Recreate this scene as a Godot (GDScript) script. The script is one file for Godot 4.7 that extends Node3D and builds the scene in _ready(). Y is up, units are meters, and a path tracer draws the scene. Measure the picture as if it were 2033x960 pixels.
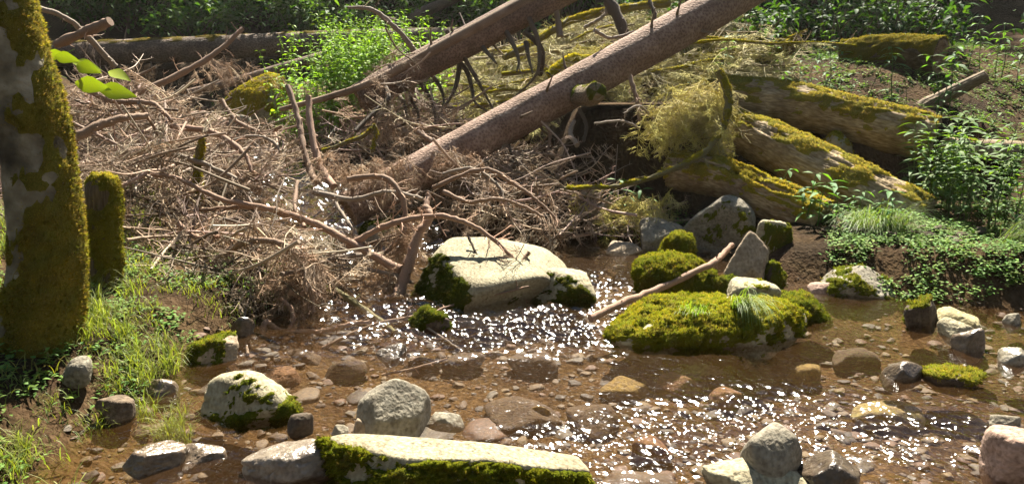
extends Node3D
# A sunlit forest stream with fallen spruces, a heap of brushwood and mossy boulders.
# Units are metres; the camera stands at x 0, z 0, looks towards -z; the water of the pool is at y 0.

const CAMERA_PITCH := -14.0
const SUN_ELEVATION := 52.0
const SUN_AZIMUTH := 7.0     # degrees to the right of straight ahead

var rng := RandomNumberGenerator.new()
var taken := {}
var M := {}
var tuft_count := 0
var SH := {}       # shared meshes
var n1 := FastNoiseLite.new()
var n2 := FastNoiseLite.new()
var n3 := FastNoiseLite.new()

# ---------------------------------------------------------------- names
func numbered(called: String) -> String:
	var k: int = taken.get(called, 0)
	taken[called] = k + 1
	return called if k == 0 else "%s_%03d" % [called, k]

func tag(o: Node, label := "", category := "", group := "", kind := "") -> Node:
	if label: o.set_meta("label", label)
	if category: o.set_meta("category", category)
	if group: o.set_meta("group", group)
	if kind: o.set_meta("kind", kind)
	return o

func base(called: String, at: Vector3) -> Node3D:
	var o := Node3D.new()
	o.name = numbered(called)
	add_child(o)
	o.position = at
	return o

func put(called: String, mesh: Mesh, mat: Material, parent: Node = null) -> MeshInstance3D:
	var o := MeshInstance3D.new()
	o.mesh = mesh
	o.material_override = mat
	if parent == null:
		o.name = numbered(called)
		add_child(o)
	else:
		o.name = called
		parent.add_child(o, true)
	return o

func scatter(called: String, mesh: Mesh, mat: Material, where: Array, tints: PackedColorArray, parent: Node = null) -> MultiMeshInstance3D:
	var mm := MultiMesh.new()
	mm.transform_format = MultiMesh.TRANSFORM_3D
	mm.use_colors = tints.size() > 0
	mm.mesh = mesh
	mm.instance_count = where.size()
	for i in where.size():
		mm.set_instance_transform(i, where[i])
		if tints.size(): mm.set_instance_color(i, tints[i])
	var o := MultiMeshInstance3D.new()
	o.multimesh = mm
	o.material_override = mat
	if parent == null:
		o.name = numbered(called)
		add_child(o)
	else:
		o.name = called
		parent.add_child(o, true)
	return o

# ---------------------------------------------------------------- mesh collecting
class MB:
	var v := PackedVector3Array()
	var n := PackedVector3Array()
	var c := PackedColorArray()
	var uv := PackedVector2Array()
	var ix := PackedInt32Array()

	func vert(p: Vector3, nn: Vector3, col: Color, t := Vector2.ZERO) -> int:
		v.append(p); n.append(nn); c.append(col); uv.append(t)
		return v.size() - 1

	func tri(a: int, b: int, d: int) -> void:
		ix.append(a); ix.append(b); ix.append(d)

	# a triangle whose front looks the way its first corner's normal points
	func face(a: int, b: int, d: int) -> void:
		if (v[b] - v[a]).cross(v[d] - v[a]).dot(n[a]) < 0.0: tri(a, b, d)
		else: tri(a, d, b)

	func mesh() -> ArrayMesh:
		var a := []
		a.resize(Mesh.ARRAY_MAX)
		a[Mesh.ARRAY_VERTEX] = v; a[Mesh.ARRAY_NORMAL] = n; a[Mesh.ARRAY_COLOR] = c; a[Mesh.ARRAY_TEX_UV] = uv; a[Mesh.ARRAY_INDEX] = ix
		var m := ArrayMesh.new()
		m.add_surface_from_arrays(Mesh.PRIMITIVE_TRIANGLES, a)
		return m

	func smooth() -> ArrayMesh:
		var st := SurfaceTool.new()
		st.create_from(mesh(), 0)
		st.generate_normals()
		return st.commit()

	# a tapered, bent tube with closed ends; wobble roughens its outline
	func tube(pts: PackedVector3Array, rad: PackedFloat32Array, sides: int, col: Color, tip: Color, wobble := 0.0, noise: FastNoiseLite = null, vscale := 1.0) -> void:
		var m := pts.size()
		var t0 := (pts[1] - pts[0]).normalized()
		var side := t0.cross(Vector3.UP if absf(t0.y) < 0.9 else Vector3.RIGHT).normalized()
		var first := v.size()
		var along := 0.0
		for i in m:
			var t := (pts[mini(i + 1, m - 1)] - pts[maxi(i - 1, 0)]).normalized()
			side = (side - t * side.dot(t)).normalized()
			var up := t.cross(side)
			if i > 0: along += pts[i].distance_to(pts[i - 1])
			var k := float(i) / float(m - 1)
			var cc := col.lerp(tip, k)
			for j in sides + 1:
				var a := TAU * float(j % sides) / sides
				var d := side * cos(a) + up * sin(a)
				var r := rad[i]
				if wobble > 0.0: r *= 1.0 + wobble * noise.get_noise_3dv((pts[i] + d * rad[i]) * 12.0)
				vert(pts[i] + d * r, d, cc, Vector2(float(j) / sides, along * vscale))
		for i in m - 1:
			for j in sides:
				var a := first + i * (sides + 1) + j
				var b := a + sides + 1
				tri(a, b, a + 1); tri(a + 1, b, b + 1)
		for e in 2:
			var i := 0 if e == 0 else m - 1
			var t := (pts[1] - pts[0]).normalized() * -1.0 if e == 0 else (pts[m - 1] - pts[m - 2]).normalized()
			var mid := vert(pts[i], t, col if e == 0 else tip, Vector2(0.5, 0))
			var r0 := v.size()
			for j in sides: vert(v[first + i * (sides + 1) + j], t, col if e == 0 else tip, Vector2(0.5, 0.1))
			for j in sides:
				if e == 0: tri(mid, r0 + j, r0 + (j + 1) % sides)
				else: tri(mid, r0 + (j + 1) % sides, r0 + j)

	# a thin twig of three sides
	func twig(a: Vector3, b: Vector3, bend: Vector3, r: float, col: Color) -> void:
		var mid := (a + b) * 0.5 + bend
		tube(PackedVector3Array([a, mid, b]), PackedFloat32Array([r, r * 0.8, r * 0.35]), 3, col, col)

	# a leaf blade: folded along its midrib, bent down to its tip; half_shape gives the half width along it
	func leaf(at: Vector3, dir: Vector3, up: Vector3, length: float, width: float, droop: float, col: Color, steps := 4, fold := 0.25, peak := 0.4) -> void:
		var d := dir.normalized()
		var s := d.cross(up).normalized()
		var u := s.cross(d).normalized()
		var first := v.size()
		for i in steps + 1:
			var k := float(i) / steps
			var w := width * 0.5 * (pow(k / peak, 0.75) if k < peak else pow(maxf(0.0, (1.0 - k) / (1.0 - peak)), 0.8))
			if i == 0: w = width * 0.06
			var mid := at + d * length * k - u * droop * length * k * k
			var nn := (u + d * droop * 2.0 * k).normalized()
			vert(mid - s * w + u * w * fold, (nn + s * fold).normalized(), col)
			vert(mid, nn, Color(col.r * 1.12, col.g * 1.08, col.b * 1.1))
			vert(mid + s * w + u * w * fold, (nn - s * fold).normalized(), col)
		for i in steps:
			var a := first + i * 3
			for j in 2:
				face(a + j, a + j + 1, a + j + 3); face(a + j + 1, a + j + 4, a + j + 3)

	# a grass blade: leaves the ground along dir and bends over under its weight
	func blade(at: Vector3, dir: Vector3, length: float, width: float, droop: float, col: Color, steps := 6) -> void:
		var flat := Vector3(dir.x, 0, dir.z)
		flat = flat.normalized() if flat.length() > 0.01 else Vector3.RIGHT
		var s := flat.cross(Vector3.UP).normalized()
		var first := v.size()
		var angle := acos(clampf(dir.normalized().y, -1.0, 1.0))
		var p := at
		for i in steps + 1:
			var k := float(i) / steps
			var a := minf(angle + droop * 1.5 * k * k, 2.75)
			if i > 0: p += (Vector3.UP * cos(a) + flat * sin(a)) * length / steps
			var w := width * 0.5 * (1.0 - k * k * 0.95)
			var nn := (Vector3.UP * sin(a) - flat * cos(a)).normalized()
			vert(p - s * w, nn, col); vert(p + s * w, nn, col)
		for i in steps:
			var a := first + i * 2
			face(a, a + 1, a + 2); face(a + 1, a + 3, a + 2)

func spline(pts: Array, each := 5) -> PackedVector3Array:
	var out := PackedVector3Array()
	var m := pts.size()
	for i in m - 1:
		var a: Vector3 = pts[maxi(i - 1, 0)]
		var b: Vector3 = pts[i]
		var c: Vector3 = pts[i + 1]
		var d: Vector3 = pts[mini(i + 2, m - 1)]
		for k in each:
			out.append(b.cubic_interpolate(c, a, d, float(k) / each))
	out.append(pts[m - 1])
	return out

func ramp(count: int, a: float, b: float, power := 1.0) -> PackedFloat32Array:
	var out := PackedFloat32Array()
	for i in count: out.append(lerpf(a, b, pow(float(i) / maxi(1, count - 1), power)))
	return out

# the phrase of the landmark nearest to a place
func near_to(p: Vector3, marks: Array) -> String:
	var best := 1e9
	var said := ""
	for m in marks:
		var d := Vector2(p.x - m[0], -p.z - m[1]).length()
		if d < best:
			best = d
			said = m[2]
	return said

func rv(s := 1.0) -> Vector3:
	return Vector3(rng.randf_range(-s, s), rng.randf_range(-s, s), rng.randf_range(-s, s))

func tint(c: Color, by: float, hue := 0.0) -> Color:
	var k := 1.0 + rng.randf_range(-by, by)
	var h := rng.randf_range(-hue, hue)
	return Color(c.r * k * (1.0 + h), c.g * k, c.b * k * (1.0 - h))

# ---------------------------------------------------------------- materials
func noise_tex(seed_: int, freq: float, type: int, octaves: int, lo: Color, hi: Color, size := 512, mid = null) -> NoiseTexture2D:
	var f := FastNoiseLite.new()
	f.seed = seed_; f.frequency = freq; f.noise_type = type as FastNoiseLite.NoiseType
	f.fractal_octaves = octaves
	var t := NoiseTexture2D.new()
	t.width = size; t.height = size; t.seamless = true; t.noise = f; t.generate_mipmaps = false
	var g := Gradient.new()
	g.set_color(0, lo); g.set_color(1, hi)
	if mid != null: g.add_point(0.5, mid)
	t.color_ramp = g
	return t

func normal_tex(seed_: int, freq: float, type: int, octaves: int, strength: float, size := 512) -> NoiseTexture2D:
	var f := FastNoiseLite.new()
	f.seed = seed_; f.frequency = freq; f.noise_type = type as FastNoiseLite.NoiseType
	f.fractal_octaves = octaves
	var t := NoiseTexture2D.new()
	t.width = size; t.height = size; t.seamless = true; t.noise = f; t.as_normal_map = true; t.bump_strength = strength; t.generate_mipmaps = false
	return t

func mat(called: String, albedo: Texture2D, normal: Texture2D, nscale: float, rough: float, scale: float, world := true) -> StandardMaterial3D:
	var m := StandardMaterial3D.new()
	m.resource_name = called
	m.vertex_color_use_as_albedo = true
	m.roughness = rough
	m.metallic_specular = 0.35
	if albedo: m.albedo_texture = albedo
	if normal:
		m.normal_enabled = true
		m.normal_texture = normal
		m.normal_scale = nscale
	if scale > 0.0:
		m.uv1_triplanar = true
		m.uv1_world_triplanar = world
		m.uv1_scale = Vector3.ONE * scale
	return m

func leaf_mat(called: String, through: Color, rough := 0.5) -> StandardMaterial3D:
	var m := StandardMaterial3D.new()
	m.resource_name = called
	m.vertex_color_use_as_albedo = true
	m.roughness = rough
	m.metallic_specular = 0.4
	m.cull_mode = BaseMaterial3D.CULL_DISABLED
	m.backlight_enabled = true
	m.backlight = through
	return m

func make_materials() -> void:
	var simplex := FastNoiseLite.TYPE_SIMPLEX_SMOOTH
	var cell := FastNoiseLite.TYPE_CELLULAR
	var g := func(a: float) -> Color: return Color(a, a, a)
	var rock_a := noise_tex(11, 0.014, simplex, 7, Color(0.58, 0.55, 0.5), Color(1.0, 1.0, 0.98), 1024, Color(0.86, 0.84, 0.8))
	var rock_n := normal_tex(12, 0.02, simplex, 7, 9.0, 1024)
	var bark_a := noise_tex(13, 0.035, cell, 4, Color(0.55, 0.5, 0.47), Color(1.0, 0.98, 0.96), 512, Color(0.85, 0.8, 0.77))
	var bark_n := normal_tex(14, 0.04, cell, 4, 12.0)
	var wood_n := normal_tex(15, 0.03, simplex, 5, 8.0)
	var wood_a := noise_tex(16, 0.03, simplex, 5, Color(0.6, 0.56, 0.5), Color(1, 1, 1))
	var moss_a := noise_tex(17, 0.05, simplex, 5, Color(0.55, 0.6, 0.45), Color(1.0, 0.98, 0.9), 512, Color(0.85, 0.85, 0.7))
	var moss_n := normal_tex(18, 0.08, simplex, 4, 14.0)
	var soil_a := noise_tex(19, 0.02, simplex, 6, Color(0.5, 0.45, 0.4), Color(1.0, 0.98, 0.95), 1024, Color(0.75, 0.72, 0.68))
	var soil_n := normal_tex(20, 0.06, cell, 4, 10.0)
	M.rock = mat("rock", rock_a, rock_n, 1.3, 0.9, 2.6)
	M.wet = mat("wet_rock", rock_a, rock_n, 1.2, 0.3, 2.6)
	M.wet.metallic_specular = 0.5
	M.pebble = mat("pebble", rock_a, rock_n, 0.5, 0.7, 3.0)
	M.bark = mat("bark", bark_a, bark_n, 0.9, 0.9, 0.0)
	M.bark.uv1_scale = Vector3(2, 1, 1)
	M.twig = mat("twig", null, null, 1.0, 0.8, 0.0)
	M.branch = mat("branch", wood_a, wood_n, 1.3, 0.8, 9.0)
	M.wood = mat("weathered_wood", wood_a, wood_n, 1.0, 0.85, 0.0)
	M.wood.uv1_scale = Vector3(3, 0.35, 1)
	M.moss = mat("moss", moss_a, moss_n, 1.0, 1.0, 5.0)
	M.moss.metallic_specular = 0.1
	M.lichen = mat("lichen_bark", noise_tex(23, 0.008, simplex, 5, Color(0.42, 0.40, 0.36), Color(1, 0.99, 0.96), 512, Color(0.7, 0.67, 0.6)), bark_n, 0.6, 0.9, 1.6)
	M.soil = mat("soil", soil_a, soil_n, 0.9, 1.0, 1.1)
	M.soil.metallic_specular = 0.15
	M.tuft = leaf_mat("moss_tuft", Color(0.9, 1.0, 0.5), 0.9)
	M.tuft.metallic_specular = 0.1
	M.leaf = leaf_mat("leaf", Color(0.95, 1.0, 0.45), 0.62)
	M.leaf.metallic_specular = 0.3
	M.grass = leaf_mat("grass_blade", Color(0.95, 1.0, 0.5), 0.5)
	M.needle = leaf_mat("needle", Color(0.35, 0.4, 0.2), 0.6)
	var w := StandardMaterial3D.new()
	w.resource_name = "stream_water"
	w.transparency = BaseMaterial3D.TRANSPARENCY_ALPHA
	w.albedo_color = Color(0.36, 0.25, 0.12, 0.09)
	w.roughness = 0.09
	w.normal_enabled = true
	w.normal_texture = normal_tex(31, 0.03, simplex, 2, 3.0, 1024)
	w.normal_scale = 0.7
	w.uv1_triplanar = true
	w.uv1_world_triplanar = true
	w.uv1_scale = Vector3.ONE * 1.0
	w.metallic_specular = 0.5
	w.cull_mode = BaseMaterial3D.CULL_DISABLED
	M.water = w

# ---------------------------------------------------------------- where things stand
const SHORE := [Vector2(-1.000, 4.000), Vector2(-1.200, -0.500), Vector2(-1.731, -2.502), Vector2(-1.710, -2.814), Vector2(-1.633, -3.096), Vector2(-1.643, -3.495), Vector2(-1.568, -3.767), Vector2(-1.453, -4.081), Vector2(-1.243, -4.652), Vector2(-1.047, -5.390), Vector2(-0.873, -5.766), Vector2(-0.067, -5.847), Vector2(0.770, -6.016), Vector2(1.658, -5.880), Vector2(1.667, -4.876), Vector2(2.080, -4.706), Vector2(2.480, -4.446), Vector2(3.061, -4.211), Vector2(4.182, -3.918), Vector2(7.500, -2.500), Vector2(7.500, 4.000)]
const BROOK := [Vector3(-5.981, 0.663, -12.500), Vector3(-4.340, 0.623, -10.500), Vector3(-3.458, 0.559, -9.400), Vector3(-2.547, 0.318, -8.200), Vector3(-1.866, 0.113, -7.200), Vector3(-1.318, 0.019, -6.400), Vector3(-0.850, 0.020, -5.611)]
const RIFFLES := [[-1.192, -4.446, 0.350, 0.350, 1.10], [-0.111, -4.256, 0.850, 0.550, 1.90], [-0.392, -3.998, 0.500, 0.350, 1.00], [0.223, -3.696, 0.700, 0.200, 0.35], [0.683, -4.081, 0.500, 0.300, 0.90], [0.570, -2.689, 0.550, 0.270, 1.60], [1.086, -3.045, 0.600, 0.150, 0.12], [0.946, -2.949, 0.350, 0.180, 0.40], [1.471, -2.903, 0.600, 0.200, 1.60], [1.635, -2.612, 0.550, 0.250, 1.50], [1.253, -3.201, 0.400, 0.120, 0.35], [-1.357, -3.627, 0.300, 0.200, 0.70], [-1.155, -2.730, 0.400, 0.200, 0.35], [-0.832, -3.627, 0.300, 0.200, 0.70], [0.564, -4.876, 0.250, 0.300, 1.40], [2.144, -4.547, 0.300, 0.150, 0.40], [2.442, -3.696, 0.200, 0.150, 0.40], [-1.498, -5.847, 0.500, 0.500, 1.60]]
var ROCKS := [
	{"at": Vector3(-3.279, 0.845, -9.829), "half": Vector3(0.407, 0.425, 0.305), "col": [Color(0.27,0.25,0.205), Color(0.185,0.168,0.135)], "moss": [0.05, Vector3(-0.200, 0.500, 0.100), 0.030, Color(0.20,0.19,0.03), 9000], "planes": 10, "sharp": 26.0, "rough": 0.030, "grid": 28, "seed": 107, "wet": false, "rot": Vector3(0.000, 0.000, 0.000), "extra": [], "name": "boulder", "cat": "rock", "label": "round boulder with yellow moss on top beside the upstream rapids"},
	{"at": Vector3(-3.769, 0.644, -9.159), "half": Vector3(0.281, 0.173, 0.211), "col": [Color(0.40,0.285,0.24), Color(0.29,0.20,0.165)], "moss": [], "planes": 10, "sharp": 22.0, "rough": 0.050, "grid": 28, "seed": 114, "wet": false, "rot": Vector3(0.000, 0.000, 0.000), "extra": [], "name": "boulder", "cat": "rock", "label": "pointed pinkish stone left of the upstream rapids"},
	{"at": Vector3(-3.358, 0.657, -9.288), "half": Vector3(0.154, 0.144, 0.116), "col": [Color(0.27,0.25,0.205), Color(0.185,0.168,0.135)], "moss": [], "planes": 10, "sharp": 26.0, "rough": 0.050, "grid": 12, "seed": 121, "wet": false, "rot": Vector3(0.000, 0.000, 0.000), "extra": [], "name": "boulder", "cat": "rock", "label": "small grey stone in the upstream rapids below the yellow mossy boulder"},
	{"at": Vector3(-0.159, 0.080, -4.751), "half": Vector3(0.530, 0.291, 0.424), "col": [Color(0.37,0.345,0.245), Color(0.28,0.25,0.175)], "moss": [-0.50, Vector3(-0.750, -0.150, 0.450), 0.016, Color(0.05,0.066,0.014), 9000], "planes": 7, "sharp": 20.0, "rough": 0.022, "grid": 34, "seed": 41, "wet": false, "rot": Vector3(0.000, 0.000, 0.000), "extra": [[Vector3(0.15,1,0.38), 0.62], [Vector3(-0.9,0.25,0.5), 0.75], [Vector3(0.8,0.75,0.1), 0.72]], "name": "boulder", "cat": "rock", "label": "large pale boulder in mid stream under the bent branch"},
	{"at": Vector3(0.342, 0.024, -4.631), "half": Vector3(0.243, 0.126, 0.194), "col": [Color(0.37,0.345,0.245), Color(0.28,0.25,0.175)], "moss": [-0.42, Vector3(-0.300, -0.500, 0.800), 0.016, Color(0.05,0.066,0.014), 9000], "planes": 7, "sharp": 16.0, "rough": 0.050, "grid": 24, "seed": 135, "wet": false, "rot": Vector3(0.000, 0.000, 0.000), "extra": [], "name": "boulder", "cat": "rock", "label": "low pale rock against the right foot of the large mid stream boulder"},
	{"at": Vector3(1.043, 0.036, -4.708), "half": Vector3(0.270, 0.145, 0.189), "col": [Color(0.27,0.25,0.205), Color(0.185,0.168,0.135)], "moss": [0.70, Vector3(0.000, 0.300, 0.000), 0.035, Color(0.10,0.115,0.018), 11000], "planes": 4, "sharp": 8.0, "rough": 0.050, "grid": 28, "seed": 142, "wet": false, "rot": Vector3(0.000, 0.000, 0.000), "extra": [], "name": "boulder", "cat": "rock", "label": "dome shaped stone wholly covered in green moss behind the stick"},
	{"at": Vector3(1.336, 0.006, -4.637), "half": Vector3(0.132, 0.093, 0.092), "col": [Color(0.27,0.25,0.205), Color(0.185,0.168,0.135)], "moss": [0.60, Vector3(0.000, 0.300, 0.000), 0.025, Color(0.085,0.105,0.018), 9000], "planes": 4, "sharp": 9.0, "rough": 0.050, "grid": 28, "seed": 149, "wet": false, "rot": Vector3(0.000, 0.000, 0.000), "extra": [], "name": "boulder", "cat": "rock", "label": "small moss covered stone between moss dome and upright tan stone"},
	{"at": Vector3(1.548, 0.095, -4.731), "half": Vector3(0.175, 0.248, 0.105), "col": [Color(0.36,0.29,0.215), Color(0.26,0.205,0.15)], "moss": [], "planes": 9, "sharp": 26.0, "rough": 0.030, "grid": 26, "seed": 311, "wet": false, "rot": Vector3(0.000, 0.300, -0.120), "extra": [[Vector3(-0.55,0.6,0.35), 0.66], [Vector3(0.8,0.1,0.6), 0.7]], "name": "boulder", "cat": "rock", "label": "upright tan stone with a slanting face beside the stick's tip"},
	{"at": Vector3(1.940, 0.131, -5.316), "half": Vector3(0.124, 0.258, 0.087), "col": [Color(0.37,0.345,0.245), Color(0.28,0.25,0.175)], "moss": [-0.20, Vector3(0.300, -0.300, 0.300), 0.020, Color(0.085,0.105,0.018), 9000], "planes": 7, "sharp": 16.0, "rough": 0.050, "grid": 22, "seed": 163, "wet": false, "rot": Vector3(0.000, 0.000, 0.000), "extra": [], "name": "boulder", "cat": "rock", "label": "upright grey green stone behind the slanting tan stone"},
	{"at": Vector3(1.763, 0.023, -4.808), "half": Vector3(0.096, 0.123, 0.077), "col": [Color(0.11,0.085,0.062), Color(0.065,0.05,0.038)], "moss": [0.00, Vector3(0.000, 0.400, 0.100), 0.018, Color(0.085,0.105,0.018), 9000], "planes": 10, "sharp": 26.0, "rough": 0.050, "grid": 16, "seed": 170, "wet": false, "rot": Vector3(0.000, 0.000, 0.000), "extra": [], "name": "boulder", "cat": "rock", "label": "small dark mossy stone at the foot of the upright stones"},
	{"at": Vector3(1.671, 0.105, -5.842), "half": Vector3(0.270, 0.266, 0.189), "col": [Color(0.27,0.25,0.205), Color(0.185,0.168,0.135)], "moss": [-0.55, Vector3(0.200, 0.200, 0.300), 0.018, Color(0.085,0.105,0.018), 9000], "planes": 8, "sharp": 16.0, "rough": 0.050, "grid": 30, "seed": 77, "wet": false, "rot": Vector3(0.000, 0.000, 0.000), "extra": [], "name": "boulder", "cat": "rock", "label": "big pale grey rock with a shadow stripe at the back shore"},
	{"at": Vector3(1.230, 0.051, -5.876), "half": Vector3(0.239, 0.172, 0.167), "col": [Color(0.27,0.25,0.205), Color(0.185,0.168,0.135)], "moss": [], "planes": 10, "sharp": 22.0, "rough": 0.050, "grid": 22, "seed": 184, "wet": false, "rot": Vector3(0.000, 0.000, 0.000), "extra": [], "name": "boulder", "cat": "rock", "label": "angular grey rock left of the big pale rock at the back shore"},
	{"at": Vector3(0.889, 0.000, -5.684), "half": Vector3(0.158, 0.083, 0.110), "col": [Color(0.36,0.29,0.215), Color(0.26,0.205,0.15)], "moss": [], "planes": 10, "sharp": 26.0, "rough": 0.050, "grid": 14, "seed": 191, "wet": false, "rot": Vector3(0.000, 0.000, 0.000), "extra": [], "name": "boulder", "cat": "rock", "label": "flat brown stone at the water's edge left of the angular grey rock"},
	{"at": Vector3(1.292, 0.039, -5.532), "half": Vector3(0.135, 0.152, 0.108), "col": [Color(0.27,0.25,0.205), Color(0.185,0.168,0.135)], "moss": [0.75, Vector3(0.000, 0.300, 0.000), 0.030, Color(0.11,0.125,0.018), 10000], "planes": 3, "sharp": 7.0, "rough": 0.050, "grid": 22, "seed": 198, "wet": false, "rot": Vector3(0.000, 0.000, 0.000), "extra": [], "name": "boulder", "cat": "rock", "label": "round mossy cushion stone in front of the big pale rock"},
	{"at": Vector3(0.803, 0.182, -6.277), "half": Vector3(0.135, 0.086, 0.101), "col": [Color(0.37,0.345,0.245), Color(0.28,0.25,0.175)], "moss": [], "planes": 10, "sharp": 26.0, "rough": 0.050, "grid": 14, "seed": 205, "wet": false, "rot": Vector3(0.000, 0.000, 0.000), "extra": [], "name": "boulder", "cat": "rock", "label": "pale stone among green herbs behind the back shore"},
	{"at": Vector3(1.142, 0.020, -3.935), "half": Vector3(0.518, 0.187, 0.311), "col": [Color(0.37,0.345,0.245), Color(0.28,0.25,0.175)], "moss": [-0.08, Vector3(0.000, 0.450, 0.120), 0.028, Color(0.13,0.145,0.02), 11000], "planes": 6, "sharp": 22.0, "rough": 0.055, "grid": 44, "seed": 59, "wet": false, "rot": Vector3(0.000, 0.000, 0.000), "extra": [[Vector3(0.03,1,-0.10), 0.70], [Vector3(0.05,-0.2,1), 0.78]], "name": "boulder", "cat": "rock", "label": "broad flat boulder carpeted in bright moss with drooping grass"},
	{"at": Vector3(1.740, 0.007, -4.254), "half": Vector3(0.154, 0.095, 0.139), "col": [Color(0.27,0.25,0.205), Color(0.185,0.168,0.135)], "moss": [0.35, Vector3(0.000, 0.400, 0.000), 0.025, Color(0.085,0.105,0.018), 9000], "planes": 5, "sharp": 9.0, "rough": 0.050, "grid": 20, "seed": 219, "wet": false, "rot": Vector3(0.000, 0.000, 0.000), "extra": [], "name": "boulder", "cat": "rock", "label": "mossy lump at the right end of the broad mossy boulder"},
	{"at": Vector3(1.411, 0.130, -4.214), "half": Vector3(0.179, 0.083, 0.125), "col": [Color(0.37,0.345,0.245), Color(0.28,0.25,0.175)], "moss": [-0.62, Vector3(0.000, 0.300, 0.000), 0.010, Color(0.13,0.145,0.02), 9000], "planes": 5, "sharp": 10.0, "rough": 0.050, "grid": 20, "seed": 226, "wet": false, "rot": Vector3(0.000, 0.000, 0.000), "extra": [], "name": "boulder", "cat": "rock", "label": "bare pale hump on top of the broad mossy boulder"},
	{"at": Vector3(2.297, 0.018, -4.693), "half": Vector3(0.239, 0.115, 0.168), "col": [Color(0.27,0.25,0.205), Color(0.185,0.168,0.135)], "moss": [-0.35, Vector3(-0.300, 0.350, 0.200), 0.020, Color(0.085,0.105,0.018), 9000], "planes": 7, "sharp": 26.0, "rough": 0.050, "grid": 22, "seed": 233, "wet": false, "rot": Vector3(0.000, 0.000, 0.000), "extra": [], "name": "boulder", "cat": "rock", "label": "flat pale rock with moss at its left on the right shore"},
	{"at": Vector3(2.102, -0.011, -4.677), "half": Vector3(0.149, 0.064, 0.089), "col": [Color(0.40,0.285,0.24), Color(0.29,0.20,0.165)], "moss": [], "planes": 10, "sharp": 26.0, "rough": 0.050, "grid": 16, "seed": 240, "wet": false, "rot": Vector3(0.000, 0.000, 0.000), "extra": [], "name": "boulder", "cat": "rock", "label": "low flat pinkish stone at the edge of the side channel"},
	{"at": Vector3(2.138, 0.021, -5.182), "half": Vector3(0.144, 0.086, 0.108), "col": [Color(0.27,0.25,0.205), Color(0.185,0.168,0.135)], "moss": [-0.20, Vector3(0.000, 0.300, 0.200), 0.015, Color(0.085,0.105,0.018), 9000], "planes": 10, "sharp": 26.0, "rough": 0.050, "grid": 16, "seed": 247, "wet": false, "rot": Vector3(0.000, 0.000, 0.000), "extra": [], "name": "boulder", "cat": "rock", "label": "small rounded grey stone behind the upright stones"},
	{"at": Vector3(2.321, 0.053, -5.654), "half": Vector3(0.094, 0.089, 0.071), "col": [Color(0.36,0.29,0.215), Color(0.26,0.205,0.15)], "moss": [], "planes": 10, "sharp": 26.0, "rough": 0.050, "grid": 12, "seed": 254, "wet": false, "rot": Vector3(0.000, 0.000, 0.000), "extra": [], "name": "boulder", "cat": "rock", "label": "small tan stone beneath the lower rotten log"},
	{"at": Vector3(2.363, 0.023, -4.067), "half": Vector3(0.126, 0.122, 0.069), "col": [Color(0.11,0.085,0.062), Color(0.065,0.05,0.038)], "moss": [-0.35, Vector3(-0.200, 0.750, -0.100), 0.014, Color(0.085,0.105,0.018), 9000], "planes": 6, "sharp": 24.0, "rough": 0.050, "grid": 22, "seed": 261, "wet": false, "rot": Vector3(0.000, 0.200, 0.250), "extra": [], "name": "boulder", "cat": "rock", "label": "dark wedge shaped stone with moss along its upper edge"},
	{"at": Vector3(2.577, 0.003, -4.049), "half": Vector3(0.138, 0.089, 0.110), "col": [Color(0.42,0.38,0.22), Color(0.30,0.26,0.15)], "moss": [], "planes": 10, "sharp": 24.0, "rough": 0.050, "grid": 20, "seed": 268, "wet": false, "rot": Vector3(0.000, 0.000, 0.000), "extra": [], "name": "boulder", "cat": "rock", "label": "pale yellow angular stone in the water by the right bank"},
	{"at": Vector3(2.481, -0.001, -3.910), "half": Vector3(0.100, 0.082, 0.070), "col": [Color(0.37,0.345,0.245), Color(0.28,0.25,0.175)], "moss": [], "planes": 10, "sharp": 18.0, "rough": 0.050, "grid": 16, "seed": 275, "wet": false, "rot": Vector3(0.000, 0.000, 0.000), "extra": [], "name": "boulder", "cat": "rock", "label": "pale low stone leaning on the yellow angular stone"},
	{"at": Vector3(2.428, 0.010, -3.687), "half": Vector3(0.087, 0.101, 0.061), "col": [Color(0.17,0.13,0.095), Color(0.10,0.075,0.052)], "moss": [], "planes": 10, "sharp": 26.0, "rough": 0.050, "grid": 16, "seed": 282, "wet": true, "rot": Vector3(0.000, 0.000, 0.000), "extra": [], "name": "boulder", "cat": "rock", "label": "wet dark stone in front of the yellow angular stone"},
	{"at": Vector3(2.114, -0.010, -3.315), "half": Vector3(0.154, 0.066, 0.093), "col": [Color(0.11,0.085,0.062), Color(0.065,0.05,0.038)], "moss": [-0.20, Vector3(0.200, 0.600, 0.100), 0.012, Color(0.12,0.13,0.025), 9000], "planes": 6, "sharp": 20.0, "rough": 0.050, "grid": 22, "seed": 289, "wet": false, "rot": Vector3(0.000, 0.000, 0.000), "extra": [], "name": "boulder", "cat": "rock", "label": "low block with a mossy top in the shallow water"},
	{"at": Vector3(1.889, -0.009, -3.327), "half": Vector3(0.106, 0.067, 0.063), "col": [Color(0.11,0.085,0.062), Color(0.065,0.05,0.038)], "moss": [], "planes": 10, "sharp": 26.0, "rough": 0.050, "grid": 16, "seed": 296, "wet": true, "rot": Vector3(0.000, 0.000, 0.000), "extra": [], "name": "boulder", "cat": "rock", "label": "flat dark wet stone left of the low mossy block"},
	{"at": Vector3(1.866, 0.038, -2.462), "half": Vector3(0.116, 0.149, 0.105), "col": [Color(0.40,0.285,0.24), Color(0.29,0.20,0.165)], "moss": [], "planes": 8, "sharp": 18.0, "rough": 0.050, "grid": 26, "seed": 303, "wet": false, "rot": Vector3(0.000, 0.000, 0.000), "extra": [], "name": "boulder", "cat": "rock", "label": "large pinkish wet rock cut by the frame's right edge"},
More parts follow.
